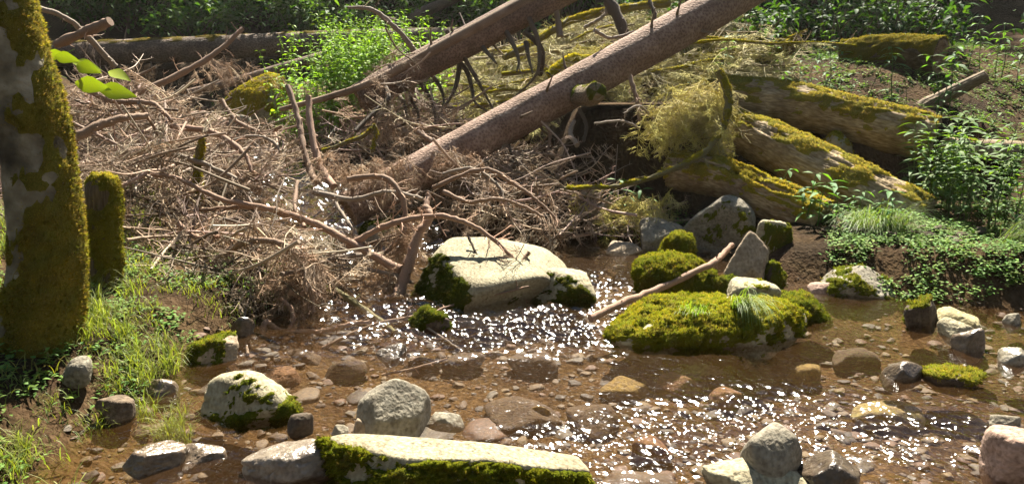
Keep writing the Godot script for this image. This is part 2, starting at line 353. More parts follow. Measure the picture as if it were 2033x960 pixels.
	{"at": Vector3(2.080, -0.013, -2.852), "half": Vector3(0.072, 0.060, 0.050), "col": [Color(0.27,0.25,0.205), Color(0.185,0.168,0.135)], "moss": [], "planes": 10, "sharp": 26.0, "rough": 0.050, "grid": 16, "seed": 310, "wet": false, "rot": Vector3(0.000, 0.000, 0.000), "extra": [], "name": "boulder", "cat": "rock", "label": "grey stone behind the large pinkish wet rock"},
	{"at": Vector3(0.965, 0.070, -2.482), "half": Vector3(0.131, 0.135, 0.098), "col": [Color(0.27,0.25,0.205), Color(0.185,0.168,0.135)], "moss": [], "planes": 7, "sharp": 11.0, "rough": 0.020, "grid": 28, "seed": 66, "wet": false, "rot": Vector3(0.000, 0.000, 0.000), "extra": [], "name": "boulder", "cat": "rock", "label": "smooth pale grey stone standing in the glittering riffle"},
	{"at": Vector3(0.882, -0.004, -2.431), "half": Vector3(0.187, 0.077, 0.149), "col": [Color(0.37,0.345,0.245), Color(0.28,0.25,0.175)], "moss": [], "planes": 7, "sharp": 26.0, "rough": 0.050, "grid": 22, "seed": 324, "wet": false, "rot": Vector3(0.000, 0.000, 0.000), "extra": [], "name": "boulder", "cat": "rock", "label": "flat pale slab under the smooth grey stone at the bottom edge"},
	{"at": Vector3(1.146, 0.008, -2.383), "half": Vector3(0.129, 0.096, 0.104), "col": [Color(0.11,0.085,0.062), Color(0.065,0.05,0.038)], "moss": [], "planes": 10, "sharp": 26.0, "rough": 0.050, "grid": 22, "seed": 331, "wet": true, "rot": Vector3(0.000, 0.000, 0.000), "extra": [], "name": "boulder", "cat": "rock", "label": "dark wet stone right of the smooth grey stone at the bottom edge"},
	{"at": Vector3(-0.278, -0.003, -2.456), "half": Vector3(0.499, 0.153, 0.130), "col": [Color(0.37,0.345,0.245), Color(0.28,0.25,0.175)], "moss": [-0.22, Vector3(-0.250, -0.750, 0.550), 0.035, Color(0.10,0.12,0.016), 11000], "planes": 5, "sharp": 38.0, "rough": 0.012, "grid": 44, "seed": 88, "wet": false, "rot": Vector3(0.000, 0.000, 0.000), "extra": [[Vector3(0.04,1,0.10), 0.86], [Vector3(0,-0.15,1), 0.8]], "name": "boulder", "cat": "rock", "label": "long flat topped slab with mossy front at the bottom edge"},
	{"at": Vector3(-0.498, 0.037, -2.807), "half": Vector3(0.152, 0.147, 0.114), "col": [Color(0.27,0.25,0.205), Color(0.185,0.168,0.135)], "moss": [], "planes": 9, "sharp": 26.0, "rough": 0.030, "grid": 30, "seed": 205, "wet": false, "rot": Vector3(0.000, 0.000, 0.000), "extra": [[Vector3(0.2,0.8,0.55), 0.72], [Vector3(-0.8,0.4,0.4), 0.8]], "name": "boulder", "cat": "rock", "label": "blocky grey stone with a cracked face just behind the long slab"},
	{"at": Vector3(-1.163, 0.019, -2.985), "half": Vector3(0.208, 0.116, 0.136), "col": [Color(0.37,0.345,0.245), Color(0.28,0.25,0.175)], "moss": [-0.42, Vector3(0.550, 0.000, 0.450), 0.020, Color(0.085,0.105,0.018), 9000], "planes": 7, "sharp": 16.0, "rough": 0.050, "grid": 26, "seed": 352, "wet": false, "rot": Vector3(0.000, 0.000, 0.000), "extra": [], "name": "boulder", "cat": "rock", "label": "pale stone with moss at its right end near the left bank"},
	{"at": Vector3(-1.363, -0.004, -2.543), "half": Vector3(0.112, 0.077, 0.101), "col": [Color(0.17,0.13,0.095), Color(0.10,0.075,0.052)], "moss": [], "planes": 10, "sharp": 26.0, "rough": 0.050, "grid": 22, "seed": 359, "wet": true, "rot": Vector3(0.000, 0.000, 0.000), "extra": [], "name": "boulder", "cat": "rock", "label": "wet grey slab breaking the surface at the lower left"},
	{"at": Vector3(-1.205, -0.017, -2.602), "half": Vector3(0.094, 0.054, 0.075), "col": [Color(0.17,0.13,0.095), Color(0.10,0.075,0.052)], "moss": [], "planes": 10, "sharp": 26.0, "rough": 0.050, "grid": 16, "seed": 366, "wet": true, "rot": Vector3(0.000, 0.000, 0.000), "extra": [], "name": "boulder", "cat": "rock", "label": "thin wet flat stone beside the wet grey slab at lower left"},
	{"at": Vector3(-0.805, 0.000, -2.509), "half": Vector3(0.208, 0.083, 0.125), "col": [Color(0.26,0.225,0.19), Color(0.17,0.14,0.115)], "moss": [], "planes": 6, "sharp": 18.0, "rough": 0.050, "grid": 24, "seed": 373, "wet": true, "rot": Vector3(0.000, 0.250, 0.060), "extra": [], "name": "boulder", "cat": "rock", "label": "tilted wet grey slab left of the long mossy slab"},
	{"at": Vector3(-0.870, 0.032, -2.786), "half": Vector3(0.064, 0.053, 0.048), "col": [Color(0.11,0.085,0.062), Color(0.065,0.05,0.038)], "moss": [], "planes": 10, "sharp": 26.0, "rough": 0.050, "grid": 12, "seed": 380, "wet": false, "rot": Vector3(0.000, 0.000, 0.000), "extra": [], "name": "boulder", "cat": "rock", "label": "small dark stone lying on the tilted wet slab"},
	{"at": Vector3(-1.538, 0.007, -3.590), "half": Vector3(0.155, 0.096, 0.109), "col": [Color(0.36,0.29,0.215), Color(0.26,0.205,0.15)], "moss": [-0.20, Vector3(-0.400, 0.300, 0.000), 0.020, Color(0.085,0.105,0.018), 9000], "planes": 10, "sharp": 26.0, "rough": 0.050, "grid": 22, "seed": 387, "wet": false, "rot": Vector3(0.000, 0.000, 0.000), "extra": [], "name": "boulder", "cat": "rock", "label": "brown stone at the left shore draped in dead needles"},
	{"at": Vector3(-1.515, 0.003, -3.913), "half": Vector3(0.072, 0.089, 0.054), "col": [Color(0.11,0.085,0.062), Color(0.065,0.05,0.038)], "moss": [], "planes": 10, "sharp": 26.0, "rough": 0.050, "grid": 14, "seed": 394, "wet": true, "rot": Vector3(0.000, 0.000, 0.000), "extra": [], "name": "boulder", "cat": "rock", "label": "small dark stone under the drooping brush at the left shore"},
	{"at": Vector3(-2.028, 0.095, -4.465), "half": Vector3(0.205, 0.110, 0.153), "col": [Color(0.27,0.25,0.205), Color(0.185,0.168,0.135)], "moss": [], "planes": 10, "sharp": 26.0, "rough": 0.050, "grid": 20, "seed": 401, "wet": false, "rot": Vector3(0.000, 0.000, 0.000), "extra": [], "name": "boulder", "cat": "rock", "label": "grey stone beneath the brushwood above the left shore"},
	{"at": Vector3(-2.188, 0.180, -4.767), "half": Vector3(0.118, 0.135, 0.089), "col": [Color(0.27,0.25,0.205), Color(0.185,0.168,0.135)], "moss": [-0.30, Vector3(-0.400, 0.400, 0.000), 0.020, Color(0.085,0.105,0.018), 9000], "planes": 10, "sharp": 26.0, "rough": 0.050, "grid": 16, "seed": 408, "wet": false, "rot": Vector3(0.000, 0.000, 0.000), "extra": [], "name": "boulder", "cat": "rock", "label": "upright grey stone wedged under the brushwood at the left"},
	{"at": Vector3(-1.884, 0.173, -2.988), "half": Vector3(0.066, 0.071, 0.050), "col": [Color(0.27,0.25,0.205), Color(0.185,0.168,0.135)], "moss": [], "planes": 3, "sharp": 7.0, "rough": 0.050, "grid": 16, "seed": 415, "wet": false, "rot": Vector3(0.000, 0.000, 0.000), "extra": [], "name": "boulder", "cat": "rock", "label": "small round grey stone in the grass at the tree's foot"},
	{"at": Vector3(-0.626, -0.015, -3.628), "half": Vector3(0.097, 0.057, 0.072), "col": [Color(0.11,0.085,0.062), Color(0.065,0.05,0.038)], "moss": [], "planes": 10, "sharp": 26.0, "rough": 0.050, "grid": 16, "seed": 422, "wet": true, "rot": Vector3(0.000, 0.000, 0.000), "extra": [], "name": "boulder", "cat": "rock", "label": "dark wet stone in the riffle left of the glitter"},
	{"at": Vector3(-0.468, 0.000, -4.045), "half": Vector3(0.111, 0.084, 0.083), "col": [Color(0.11,0.085,0.062), Color(0.065,0.05,0.038)], "moss": [-0.10, Vector3(0.000, 0.500, 0.200), 0.018, Color(0.05,0.066,0.014), 9000], "planes": 10, "sharp": 26.0, "rough": 0.050, "grid": 18, "seed": 429, "wet": false, "rot": Vector3(0.000, 0.000, 0.000), "extra": [], "name": "boulder", "cat": "rock", "label": "dark mossy stone in the white riffle"},
	{"at": Vector3(-1.097, 0.067, -6.013), "half": Vector3(0.200, 0.113, 0.150), "col": [Color(0.27,0.25,0.205), Color(0.185,0.168,0.135)], "moss": [-0.20, Vector3(0.000, 0.400, 0.000), 0.015, Color(0.05,0.066,0.014), 9000], "planes": 10, "sharp": 26.0, "rough": 0.050, "grid": 18, "seed": 436, "wet": false, "rot": Vector3(0.000, 0.000, 0.000), "extra": [], "name": "boulder", "cat": "rock", "label": "grey green rock in the brook left of the large pale boulder"},
	{"at": Vector3(-1.354, -0.017, -3.235), "half": Vector3(0.108, 0.054, 0.081), "col": [Color(0.11,0.085,0.062), Color(0.065,0.05,0.038)], "moss": [], "planes": 10, "sharp": 26.0, "rough": 0.050, "grid": 14, "seed": 443, "wet": true, "rot": Vector3(0.000, 0.000, 0.000), "extra": [], "name": "boulder", "cat": "rock", "label": "thin dark slab behind the pale stone near the left bank"},
	{"at": Vector3(-1.629, -0.021, -3.164), "half": Vector3(0.084, 0.064, 0.063), "col": [Color(0.17,0.13,0.095), Color(0.10,0.075,0.052)], "moss": [], "planes": 10, "sharp": 26.0, "rough": 0.050, "grid": 14, "seed": 450, "wet": true, "rot": Vector3(0.000, 0.000, 0.000), "extra": [], "name": "boulder", "cat": "rock", "label": "wet brown stone at the muddy foot of the left bank"},
	{"at": Vector3(-1.689, 0.023, -2.913), "half": Vector3(0.086, 0.088, 0.065), "col": [Color(0.17,0.13,0.095), Color(0.10,0.075,0.052)], "moss": [], "planes": 10, "sharp": 26.0, "rough": 0.050, "grid": 16, "seed": 457, "wet": false, "rot": Vector3(0.000, 0.000, 0.000), "extra": [], "name": "boulder", "cat": "rock", "label": "muddy stone below the grassy left bank"},
	{"at": Vector3(-0.711, -0.016, -2.785), "half": Vector3(0.038, 0.055, 0.029), "col": [Color(0.27,0.25,0.205), Color(0.185,0.168,0.135)], "moss": [], "planes": 10, "sharp": 26.0, "rough": 0.050, "grid": 12, "seed": 464, "wet": false, "rot": Vector3(0.000, 0.000, 0.000), "extra": [], "name": "boulder", "cat": "rock", "label": "small grey stone left of the blocky grey stone"},
	{"at": Vector3(-0.616, -0.011, -2.782), "half": Vector3(0.048, 0.064, 0.036), "col": [Color(0.36,0.29,0.215), Color(0.26,0.205,0.15)], "moss": [], "planes": 10, "sharp": 26.0, "rough": 0.050, "grid": 12, "seed": 471, "wet": false, "rot": Vector3(0.000, 0.000, 0.000), "extra": [], "name": "boulder", "cat": "rock", "label": "rough brown stone tucked against the blocky grey stone"},
	{"at": Vector3(-0.284, -0.021, -2.918), "half": Vector3(0.075, 0.047, 0.057), "col": [Color(0.27,0.25,0.205), Color(0.185,0.168,0.135)], "moss": [], "planes": 10, "sharp": 26.0, "rough": 0.050, "grid": 12, "seed": 478, "wet": false, "rot": Vector3(0.000, 0.000, 0.000), "extra": [], "name": "boulder", "cat": "rock", "label": "thin flat grey stone right of the blocky grey stone"},
	{"at": Vector3(2.560, -0.000, -3.531), "half": Vector3(0.085, 0.083, 0.064), "col": [Color(0.27,0.25,0.205), Color(0.185,0.168,0.135)], "moss": [], "planes": 10, "sharp": 26.0, "rough": 0.050, "grid": 14, "seed": 485, "wet": true, "rot": Vector3(0.000, 0.000, 0.000), "extra": [], "name": "boulder", "cat": "rock", "label": "wet grey stone at the right edge of the pool"},
	{"at": Vector3(2.900, 0.003, -4.076), "half": Vector3(0.057, 0.053, 0.043), "col": [Color(0.27,0.25,0.205), Color(0.185,0.168,0.135)], "moss": [], "planes": 10, "sharp": 26.0, "rough": 0.050, "grid": 10, "seed": 492, "wet": false, "rot": Vector3(0.000, 0.000, 0.000), "extra": [], "name": "boulder", "cat": "rock", "label": "little stone on the muddy right shore"},
	{"at": Vector3(2.676, 0.028, -5.048), "half": Vector3(0.084, 0.062, 0.063), "col": [Color(0.27,0.25,0.205), Color(0.185,0.168,0.135)], "moss": [], "planes": 10, "sharp": 26.0, "rough": 0.050, "grid": 10, "seed": 499, "wet": false, "rot": Vector3(0.000, 0.000, 0.000), "extra": [], "name": "boulder", "cat": "rock", "label": "grey stone in the herbs on the right shore"},
	{"at": Vector3(2.922, 0.691, -6.670), "half": Vector3(0.123, 0.127, 0.092), "col": [Color(0.37,0.345,0.245), Color(0.28,0.25,0.175)], "moss": [-0.30, Vector3(0.000, 0.500, 0.000), 0.020, Color(0.20,0.19,0.03), 9000], "planes": 10, "sharp": 26.0, "rough": 0.050, "grid": 14, "seed": 506, "wet": false, "rot": Vector3(0.000, 0.000, 0.000), "extra": [], "name": "wood_chunk", "cat": "wood", "label": "pale broken stub wedged between the two mossy logs"},
	{"at": Vector3(0.588, -0.163, -3.517), "half": Vector3(0.117, 0.070, 0.088), "col": [Color(0.22,0.145,0.035), Color(0.15,0.095,0.03)], "moss": [], "planes": 9, "sharp": 14.0, "rough": 0.050, "grid": 16, "seed": 513, "wet": false, "rot": Vector3(0.000, 0.000, 0.000), "extra": [], "name": "bed_stone", "cat": "rock", "label": "yellow stone lying under water in mid pool"},
	{"at": Vector3(0.858, -0.163, -3.545), "half": Vector3(0.124, 0.070, 0.093), "col": [Color(0.17,0.085,0.035), Color(0.11,0.055,0.024)], "moss": [], "planes": 9, "sharp": 14.0, "rough": 0.050, "grid": 16, "seed": 520, "wet": false, "rot": Vector3(0.000, 0.000, 0.000), "extra": [], "name": "bed_stone", "cat": "rock", "label": "orange stone lying under water beside the yellow one"},
	{"at": Vector3(0.062, -0.163, -3.237), "half": Vector3(0.185, 0.070, 0.139), "col": [Color(0.085,0.053,0.026), Color(0.055,0.034,0.018)], "moss": [], "planes": 9, "sharp": 14.0, "rough": 0.050, "grid": 16, "seed": 527, "wet": false, "rot": Vector3(0.000, 0.000, 0.000), "extra": [], "name": "bed_stone", "cat": "rock", "label": "large brown stone lying under water behind the long slab"},
	{"at": Vector3(0.139, -0.163, -3.210), "half": Vector3(0.047, 0.070, 0.036), "col": [Color(0.22,0.145,0.035), Color(0.15,0.095,0.03)], "moss": [], "planes": 9, "sharp": 14.0, "rough": 0.050, "grid": 16, "seed": 534, "wet": false, "rot": Vector3(0.000, 0.000, 0.000), "extra": [], "name": "bed_stone", "cat": "rock", "label": "small yellow stone under water right of the large brown one"},
	{"at": Vector3(0.379, -0.163, -3.178), "half": Vector3(0.147, 0.070, 0.110), "col": [Color(0.085,0.053,0.026), Color(0.055,0.034,0.018)], "moss": [], "planes": 9, "sharp": 14.0, "rough": 0.050, "grid": 16, "seed": 541, "wet": false, "rot": Vector3(0.000, 0.000, 0.000), "extra": [], "name": "bed_stone", "cat": "rock", "label": "brown stone under water near the lower glitter"},
	{"at": Vector3(0.135, -0.163, -3.830), "half": Vector3(0.156, 0.070, 0.117), "col": [Color(0.085,0.053,0.026), Color(0.055,0.034,0.018)], "moss": [], "planes": 9, "sharp": 14.0, "rough": 0.050, "grid": 16, "seed": 548, "wet": false, "rot": Vector3(0.000, 0.000, 0.000), "extra": [], "name": "bed_stone", "cat": "rock", "label": "brown stone under water below the white riffle"},
	{"at": Vector3(1.060, -0.163, -3.407), "half": Vector3(0.101, 0.070, 0.076), "col": [Color(0.17,0.085,0.035), Color(0.11,0.055,0.024)], "moss": [], "planes": 9, "sharp": 14.0, "rough": 0.050, "grid": 16, "seed": 555, "wet": false, "rot": Vector3(0.000, 0.000, 0.000), "extra": [], "name": "bed_stone", "cat": "rock", "label": "reddish stone under water in mid pool"},
	{"at": Vector3(1.903, -0.163, -3.864), "half": Vector3(0.157, 0.070, 0.118), "col": [Color(0.085,0.053,0.026), Color(0.055,0.034,0.018)], "moss": [], "planes": 9, "sharp": 14.0, "rough": 0.050, "grid": 16, "seed": 562, "wet": false, "rot": Vector3(0.000, 0.000, 0.000), "extra": [], "name": "bed_stone", "cat": "rock", "label": "sunken brown stone left of the flat dark stone"},
	{"at": Vector3(1.572, -0.163, -3.694), "half": Vector3(0.109, 0.070, 0.082), "col": [Color(0.22,0.145,0.035), Color(0.15,0.095,0.03)], "moss": [], "planes": 9, "sharp": 14.0, "rough": 0.050, "grid": 16, "seed": 569, "wet": false, "rot": Vector3(0.000, 0.000, 0.000), "extra": [], "name": "bed_stone", "cat": "rock", "label": "sunken amber stone near the mossy boulder's foot"},
	{"at": Vector3(1.772, -0.163, -3.224), "half": Vector3(0.143, 0.070, 0.107), "col": [Color(0.24,0.19,0.06), Color(0.17,0.12,0.05)], "moss": [], "planes": 9, "sharp": 14.0, "rough": 0.050, "grid": 16, "seed": 576, "wet": false, "rot": Vector3(0.000, 0.000, 0.000), "extra": [], "name": "bed_stone", "cat": "rock", "label": "large sunken olive stone near the right glitter"},
	{"at": Vector3(-0.269, -0.163, -3.840), "half": Vector3(0.114, 0.070, 0.085), "col": [Color(0.085,0.053,0.026), Color(0.055,0.034,0.018)], "moss": [], "planes": 9, "sharp": 14.0, "rough": 0.050, "grid": 16, "seed": 583, "wet": false, "rot": Vector3(0.000, 0.000, 0.000), "extra": [], "name": "bed_stone", "cat": "rock", "label": "dark sunken stone at the riffle's lower edge"},
	{"at": Vector3(-1.181, -0.163, -3.910), "half": Vector3(0.116, 0.070, 0.087), "col": [Color(0.085,0.053,0.026), Color(0.055,0.034,0.018)], "moss": [], "planes": 9, "sharp": 14.0, "rough": 0.050, "grid": 16, "seed": 590, "wet": false, "rot": Vector3(0.000, 0.000, 0.000), "extra": [], "name": "bed_stone", "cat": "rock", "label": "sunken brown stone below the drooping brush"},
	{"at": Vector3(-1.211, -0.163, -3.631), "half": Vector3(0.107, 0.070, 0.080), "col": [Color(0.17,0.085,0.035), Color(0.11,0.055,0.024)], "moss": [], "planes": 9, "sharp": 14.0, "rough": 0.050, "grid": 16, "seed": 597, "wet": false, "rot": Vector3(0.000, 0.000, 0.000), "extra": [], "name": "bed_stone", "cat": "rock", "label": "sunken reddish stone behind the pale left stone"},
	{"at": Vector3(0.606, -0.163, -2.907), "half": Vector3(0.097, 0.070, 0.073), "col": [Color(0.17,0.085,0.035), Color(0.11,0.055,0.024)], "moss": [], "planes": 9, "sharp": 14.0, "rough": 0.050, "grid": 16, "seed": 604, "wet": false, "rot": Vector3(0.000, 0.000, 0.000), "extra": [], "name": "bed_stone", "cat": "rock", "label": "red sunken stone in the lower glitter"},
	{"at": Vector3(-0.917, -0.163, -3.739), "half": Vector3(0.111, 0.070, 0.083), "col": [Color(0.085,0.053,0.026), Color(0.055,0.034,0.018)], "moss": [], "planes": 9, "sharp": 14.0, "rough": 0.050, "grid": 16, "seed": 611, "wet": false, "rot": Vector3(0.000, 0.000, 0.000), "extra": [], "name": "bed_stone", "cat": "rock", "label": "sunken stone in the dark run left of the riffle"},
	{"at": Vector3(0.860, -0.163, -6.030), "half": Vector3(0.178, 0.070, 0.134), "col": [Color(0.17,0.085,0.035), Color(0.11,0.055,0.024)], "moss": [], "planes": 9, "sharp": 14.0, "rough": 0.050, "grid": 16, "seed": 618, "wet": false, "rot": Vector3(0.000, 0.000, 0.000), "extra": [], "name": "bed_stone", "cat": "rock", "label": "reddish sunken stone behind the pale boulder"},
]
var BRANCHES := [
	{"p": [Vector3(-0.741, 0.126, -4.750), Vector3(-1.004, 0.240, -4.842), Vector3(-1.289, 0.376, -4.933), Vector3(-1.584, 0.462, -5.025), Vector3(-2.029, 0.533, -5.117), Vector3(-2.388, 0.671, -5.208), Vector3(-2.682, 0.671, -5.300)], "r0": 0.0322, "r1": 0.0108, "col": Color(0.38,0.25,0.18), "tw": 14, "tl": 0.22, "moss": [], "label": "long smooth branch slanting down across the front of the heap"},
	{"p": [Vector3(-1.442, 0.407, -5.000), Vector3(-1.782, 0.475, -5.100), Vector3(-2.140, 0.444, -5.200), Vector3(-2.515, 0.386, -5.300), Vector3(-2.822, 0.319, -5.400)], "r0": 0.0203, "r1": 0.0091, "col": Color(0.30,0.205,0.145), "tw": 12, "tl": 0.20, "moss": [], "label": "thin branch forking off under the long smooth branch"},
	{"p": [Vector3(-0.754, -0.031, -4.620), Vector3(-0.720, 0.054, -4.700), Vector3(-0.675, 0.205, -4.780), Vector3(-0.631, 0.341, -4.860), Vector3(-0.559, 0.444, -4.940), Vector3(-0.590, 0.505, -5.020), Vector3(-0.580, 0.571, -5.100)], "r0": 0.0407, "r1": 0.0207, "col": Color(0.38,0.25,0.18), "tw": 10, "tl": 0.18, "moss": [], "label": "thick crooked branch with a pale sawn end at the riffle"},
	{"p": [Vector3(-1.118, 0.243, -4.900), Vector3(-0.864, 0.395, -4.850), Vector3(-0.553, 0.481, -4.800), Vector3(-0.318, 0.451, -4.750), Vector3(-0.120, 0.345, -4.700), Vector3(0.044, 0.172, -4.650), Vector3(0.116, -0.018, -4.600)], "r0": 0.0232, "r1": 0.0093, "col": Color(0.38,0.25,0.18), "tw": 26, "tl": 0.22, "moss": [], "label": "arching branch bent over the large pale boulder"},
	{"p": [Vector3(-1.182, 0.645, -5.300), Vector3(-0.914, 0.669, -5.220), Vector3(-0.782, 0.564, -5.140), Vector3(-0.742, 0.383, -5.060), Vector3(-0.787, 0.258, -4.980), Vector3(-0.951, 0.154, -4.900)], "r0": 0.0215, "r1": 0.0166, "col": Color(0.30,0.205,0.145), "tw": 20, "tl": 0.20, "moss": [], "label": "hooked branch curling down left of the pale boulder"},
	{"p": [Vector3(-0.633, 0.479, -5.900), Vector3(-0.224, 0.640, -5.825), Vector3(0.014, 0.533, -5.750), Vector3(0.209, 0.407, -5.675), Vector3(0.371, 0.256, -5.600)], "r0": 0.0200, "r1": 0.0095, "col": Color(0.30,0.205,0.145), "tw": 16, "tl": 0.20, "moss": [], "label": "bowed branch in the brush behind the pale boulder"},
	{"p": [Vector3(-3.038, 0.908, -5.000), Vector3(-2.886, 1.020, -5.133), Vector3(-2.740, 1.078, -5.267), Vector3(-2.619, 1.085, -5.400)], "r0": 0.0372, "r1": 0.0219, "col": Color(0.30,0.205,0.145), "tw": 6, "tl": 0.20, "moss": [], "label": "stout pale brown branch sticking out behind the left tree"},
	{"p": [Vector3(-2.352, 0.449, -5.500), Vector3(-2.358, 0.700, -5.550), Vector3(-2.323, 0.913, -5.600)], "r0": 0.0298, "r1": 0.0265, "col": Color(0.17,0.15,0.06), "tw": 0, "tl": 0.10, "moss": [0.10, Vector3(0.200, 0.000, 0.000), 0.008, Color(0.20,0.19,0.03), 9000], "label": "upright mossy stick standing in the heap"},
	{"p": [Vector3(-2.042, 1.241, -6.900), Vector3(-1.913, 0.961, -6.725), Vector3(-1.843, 0.756, -6.550), Vector3(-1.740, 0.537, -6.375), Vector3(-1.639, 0.470, -6.200)], "r0": 0.0234, "r1": 0.0294, "col": Color(0.30,0.205,0.145), "tw": 6, "tl": 0.20, "moss": [], "label": "straight pale stick leaning from the yellow mossy boulder"},
	{"p": [Vector3(-1.776, 1.166, -6.600), Vector3(-1.716, 0.880, -6.400), Vector3(-1.605, 0.606, -6.200), Vector3(-1.457, 0.470, -6.000)], "r0": 0.0268, "r1": 0.0325, "col": Color(0.38,0.25,0.18), "tw": 8, "tl": 0.20, "moss": [], "label": "second leaning stick beside the straight pale one"},
	{"p": [Vector3(-3.781, 1.098, -7.200), Vector3(-3.393, 1.268, -7.467), Vector3(-3.029, 1.508, -7.733), Vector3(-2.789, 1.781, -8.000)], "r0": 0.0390, "r1": 0.0217, "col": Color(0.30,0.205,0.145), "tw": 12, "tl": 0.30, "moss": [], "label": "long branch pointing up towards the far log"},
	{"p": [Vector3(-3.711, 1.875, -6.000), Vector3(-3.528, 1.796, -6.133), Vector3(-3.426, 1.626, -6.267), Vector3(-3.325, 1.417, -6.400)], "r0": 0.0203, "r1": 0.0260, "col": Color(0.30,0.25,0.20), "tw": 6, "tl": 0.25, "moss": [], "label": "curved bare branch arching at the top behind the left tree"},
	{"p": [Vector3(-3.551, 1.590, -6.000), Vector3(-3.295, 1.670, -5.900), Vector3(-3.009, 1.755, -5.800)], "r0": 0.0366, "r1": 0.0353, "col": Color(0.30,0.205,0.145), "tw": 3, "tl": 0.20, "moss": [], "label": "short stout stick crossing the curved bare branch"},
	{"p": [Vector3(-0.790, -0.067, -4.300), Vector3(-0.965, -0.069, -4.250), Vector3(-1.137, -0.098, -4.200), Vector3(-1.362, -0.079, -4.150), Vector3(-1.436, -0.007, -4.100), Vector3(-1.448, -0.066, -4.050)], "r0": 0.0116, "r1": 0.0219, "col": Color(0.38,0.25,0.18), "tw": 6, "tl": 0.12, "moss": [], "label": "pale peeled branch curling along the water's edge"},
	{"p": [Vector3(-1.391, 0.098, -4.250), Vector3(-1.320, 0.030, -4.217), Vector3(-1.309, -0.038, -4.183), Vector3(-1.333, -0.082, -4.150)], "r0": 0.0144, "r1": 0.0140, "col": Color(0.38,0.25,0.18), "tw": 2, "tl": 0.10, "moss": [], "label": "short hooked twig joined to the pale peeled branch"},
	{"p": [Vector3(-1.146, 0.034, -4.600), Vector3(-0.926, -0.015, -4.375), Vector3(-0.691, -0.089, -4.150)], "r0": 0.0218, "r1": 0.0169, "col": Color(0.17,0.15,0.06), "tw": 4, "tl": 0.12, "moss": [], "label": "olive stick slanting into the riffle"},
	{"p": [Vector3(-1.288, 0.062, -4.850), Vector3(-1.069, 0.119, -4.800), Vector3(-0.842, 0.105, -4.750), Vector3(-0.670, 0.054, -4.700)], "r0": 0.0164, "r1": 0.0127, "col": Color(0.30,0.25,0.20), "tw": 6, "tl": 0.15, "moss": [], "label": "thin grey stick lying across the brook mouth"},
	{"p": [Vector3(-1.393, 0.101, -5.000), Vector3(-1.227, 0.124, -5.050), Vector3(-1.053, 0.125, -5.100)], "r0": 0.0305, "r1": 0.0276, "col": Color(0.30,0.25,0.20), "tw": 3, "tl": 0.12, "moss": [], "label": "short dark log end lying in the white brook"},
	{"p": [Vector3(-0.661, -0.068, -3.500), Vector3(-0.512, -0.065, -3.575), Vector3(-0.340, -0.041, -3.650)], "r0": 0.0071, "r1": 0.0049, "col": Color(0.30,0.205,0.145), "tw": 3, "tl": 0.06, "moss": [], "label": "thin straw coloured twig reaching over the water"},
	{"p": [Vector3(-1.103, -0.144, -4.050), Vector3(-0.821, -0.037, -4.138), Vector3(-0.503, 0.005, -4.225), Vector3(-0.358, 0.029, -4.312), Vector3(0.104, 0.120, -4.400)], "r0": 0.0110, "r1": 0.0060, "col": Color(0.30,0.205,0.145), "tw": 8, "tl": 0.12, "moss": [], "label": "thin twig stretched across in front of the riffle"},
	{"p": [Vector3(-0.570, 0.036, -4.050), Vector3(-0.411, -0.008, -3.900), Vector3(-0.267, -0.042, -3.750)], "r0": 0.0082, "r1": 0.0051, "col": Color(0.30,0.25,0.20), "tw": 3, "tl": 0.08, "moss": [], "label": "thin twig dipping into the glitter"},
	{"p": [Vector3(-2.676, 0.289, -5.000), Vector3(-2.357, 0.190, -4.900), Vector3(-2.082, 0.129, -4.800), Vector3(-1.883, 0.054, -4.700)], "r0": 0.0135, "r1": 0.0095, "col": Color(0.30,0.25,0.20), "tw": 14, "tl": 0.18, "moss": [], "label": "grey twiggy branch low in the heap beside the mossy post"},
	{"p": [Vector3(-1.939, 0.182, -4.500), Vector3(-1.768, 0.324, -4.458), Vector3(-1.591, 0.405, -4.417), Vector3(-1.424, 0.409, -4.375), Vector3(-1.310, 0.341, -4.333), Vector3(-1.228, 0.180, -4.292), Vector3(-1.198, 0.002, -4.250)], "r0": 0.0244, "r1": 0.0115, "col": Color(0.30,0.205,0.145), "tw": 40, "tl": 0.22, "moss": [], "label": "bent brown bough arching over the front brush clump"},
	{"p": [Vector3(-1.366, 0.412, -4.700), Vector3(-1.396, 0.347, -4.650), Vector3(-1.432, 0.280, -4.600)], "r0": 0.0191, "r1": 0.0218, "col": Color(0.38,0.25,0.18), "tw": 0, "tl": 0.10, "moss": [], "label": "short snapped stub pointing up at the front clump"},
	{"p": [Vector3(-2.197, 0.009, -4.500), Vector3(-1.978, 0.058, -4.525), Vector3(-1.816, 0.107, -4.550)], "r0": 0.0426, "r1": 0.0370, "col": Color(0.30,0.205,0.145), "tw": 2, "tl": 0.12, "moss": [], "label": "thick broken branch end on the left shore stones"},
	{"p": [Vector3(-2.251, -0.034, -4.400), Vector3(-2.035, 0.024, -4.425), Vector3(-1.819, 0.082, -4.450)], "r0": 0.0238, "r1": 0.0211, "col": Color(0.30,0.25,0.20), "tw": 2, "tl": 0.12, "moss": [], "label": "grey branch below the thick broken branch end"},
	{"p": [Vector3(-1.467, 0.822, -7.000), Vector3(-1.332, 0.970, -7.200), Vector3(-1.214, 1.102, -7.400), Vector3(-1.268, 1.205, -7.600)], "r0": 0.0237, "r1": 0.0206, "col": Color(0.11,0.085,0.06), "tw": 8, "tl": 0.20, "moss": [], "label": "dark forked branch under the broken end of the upper trunk"},
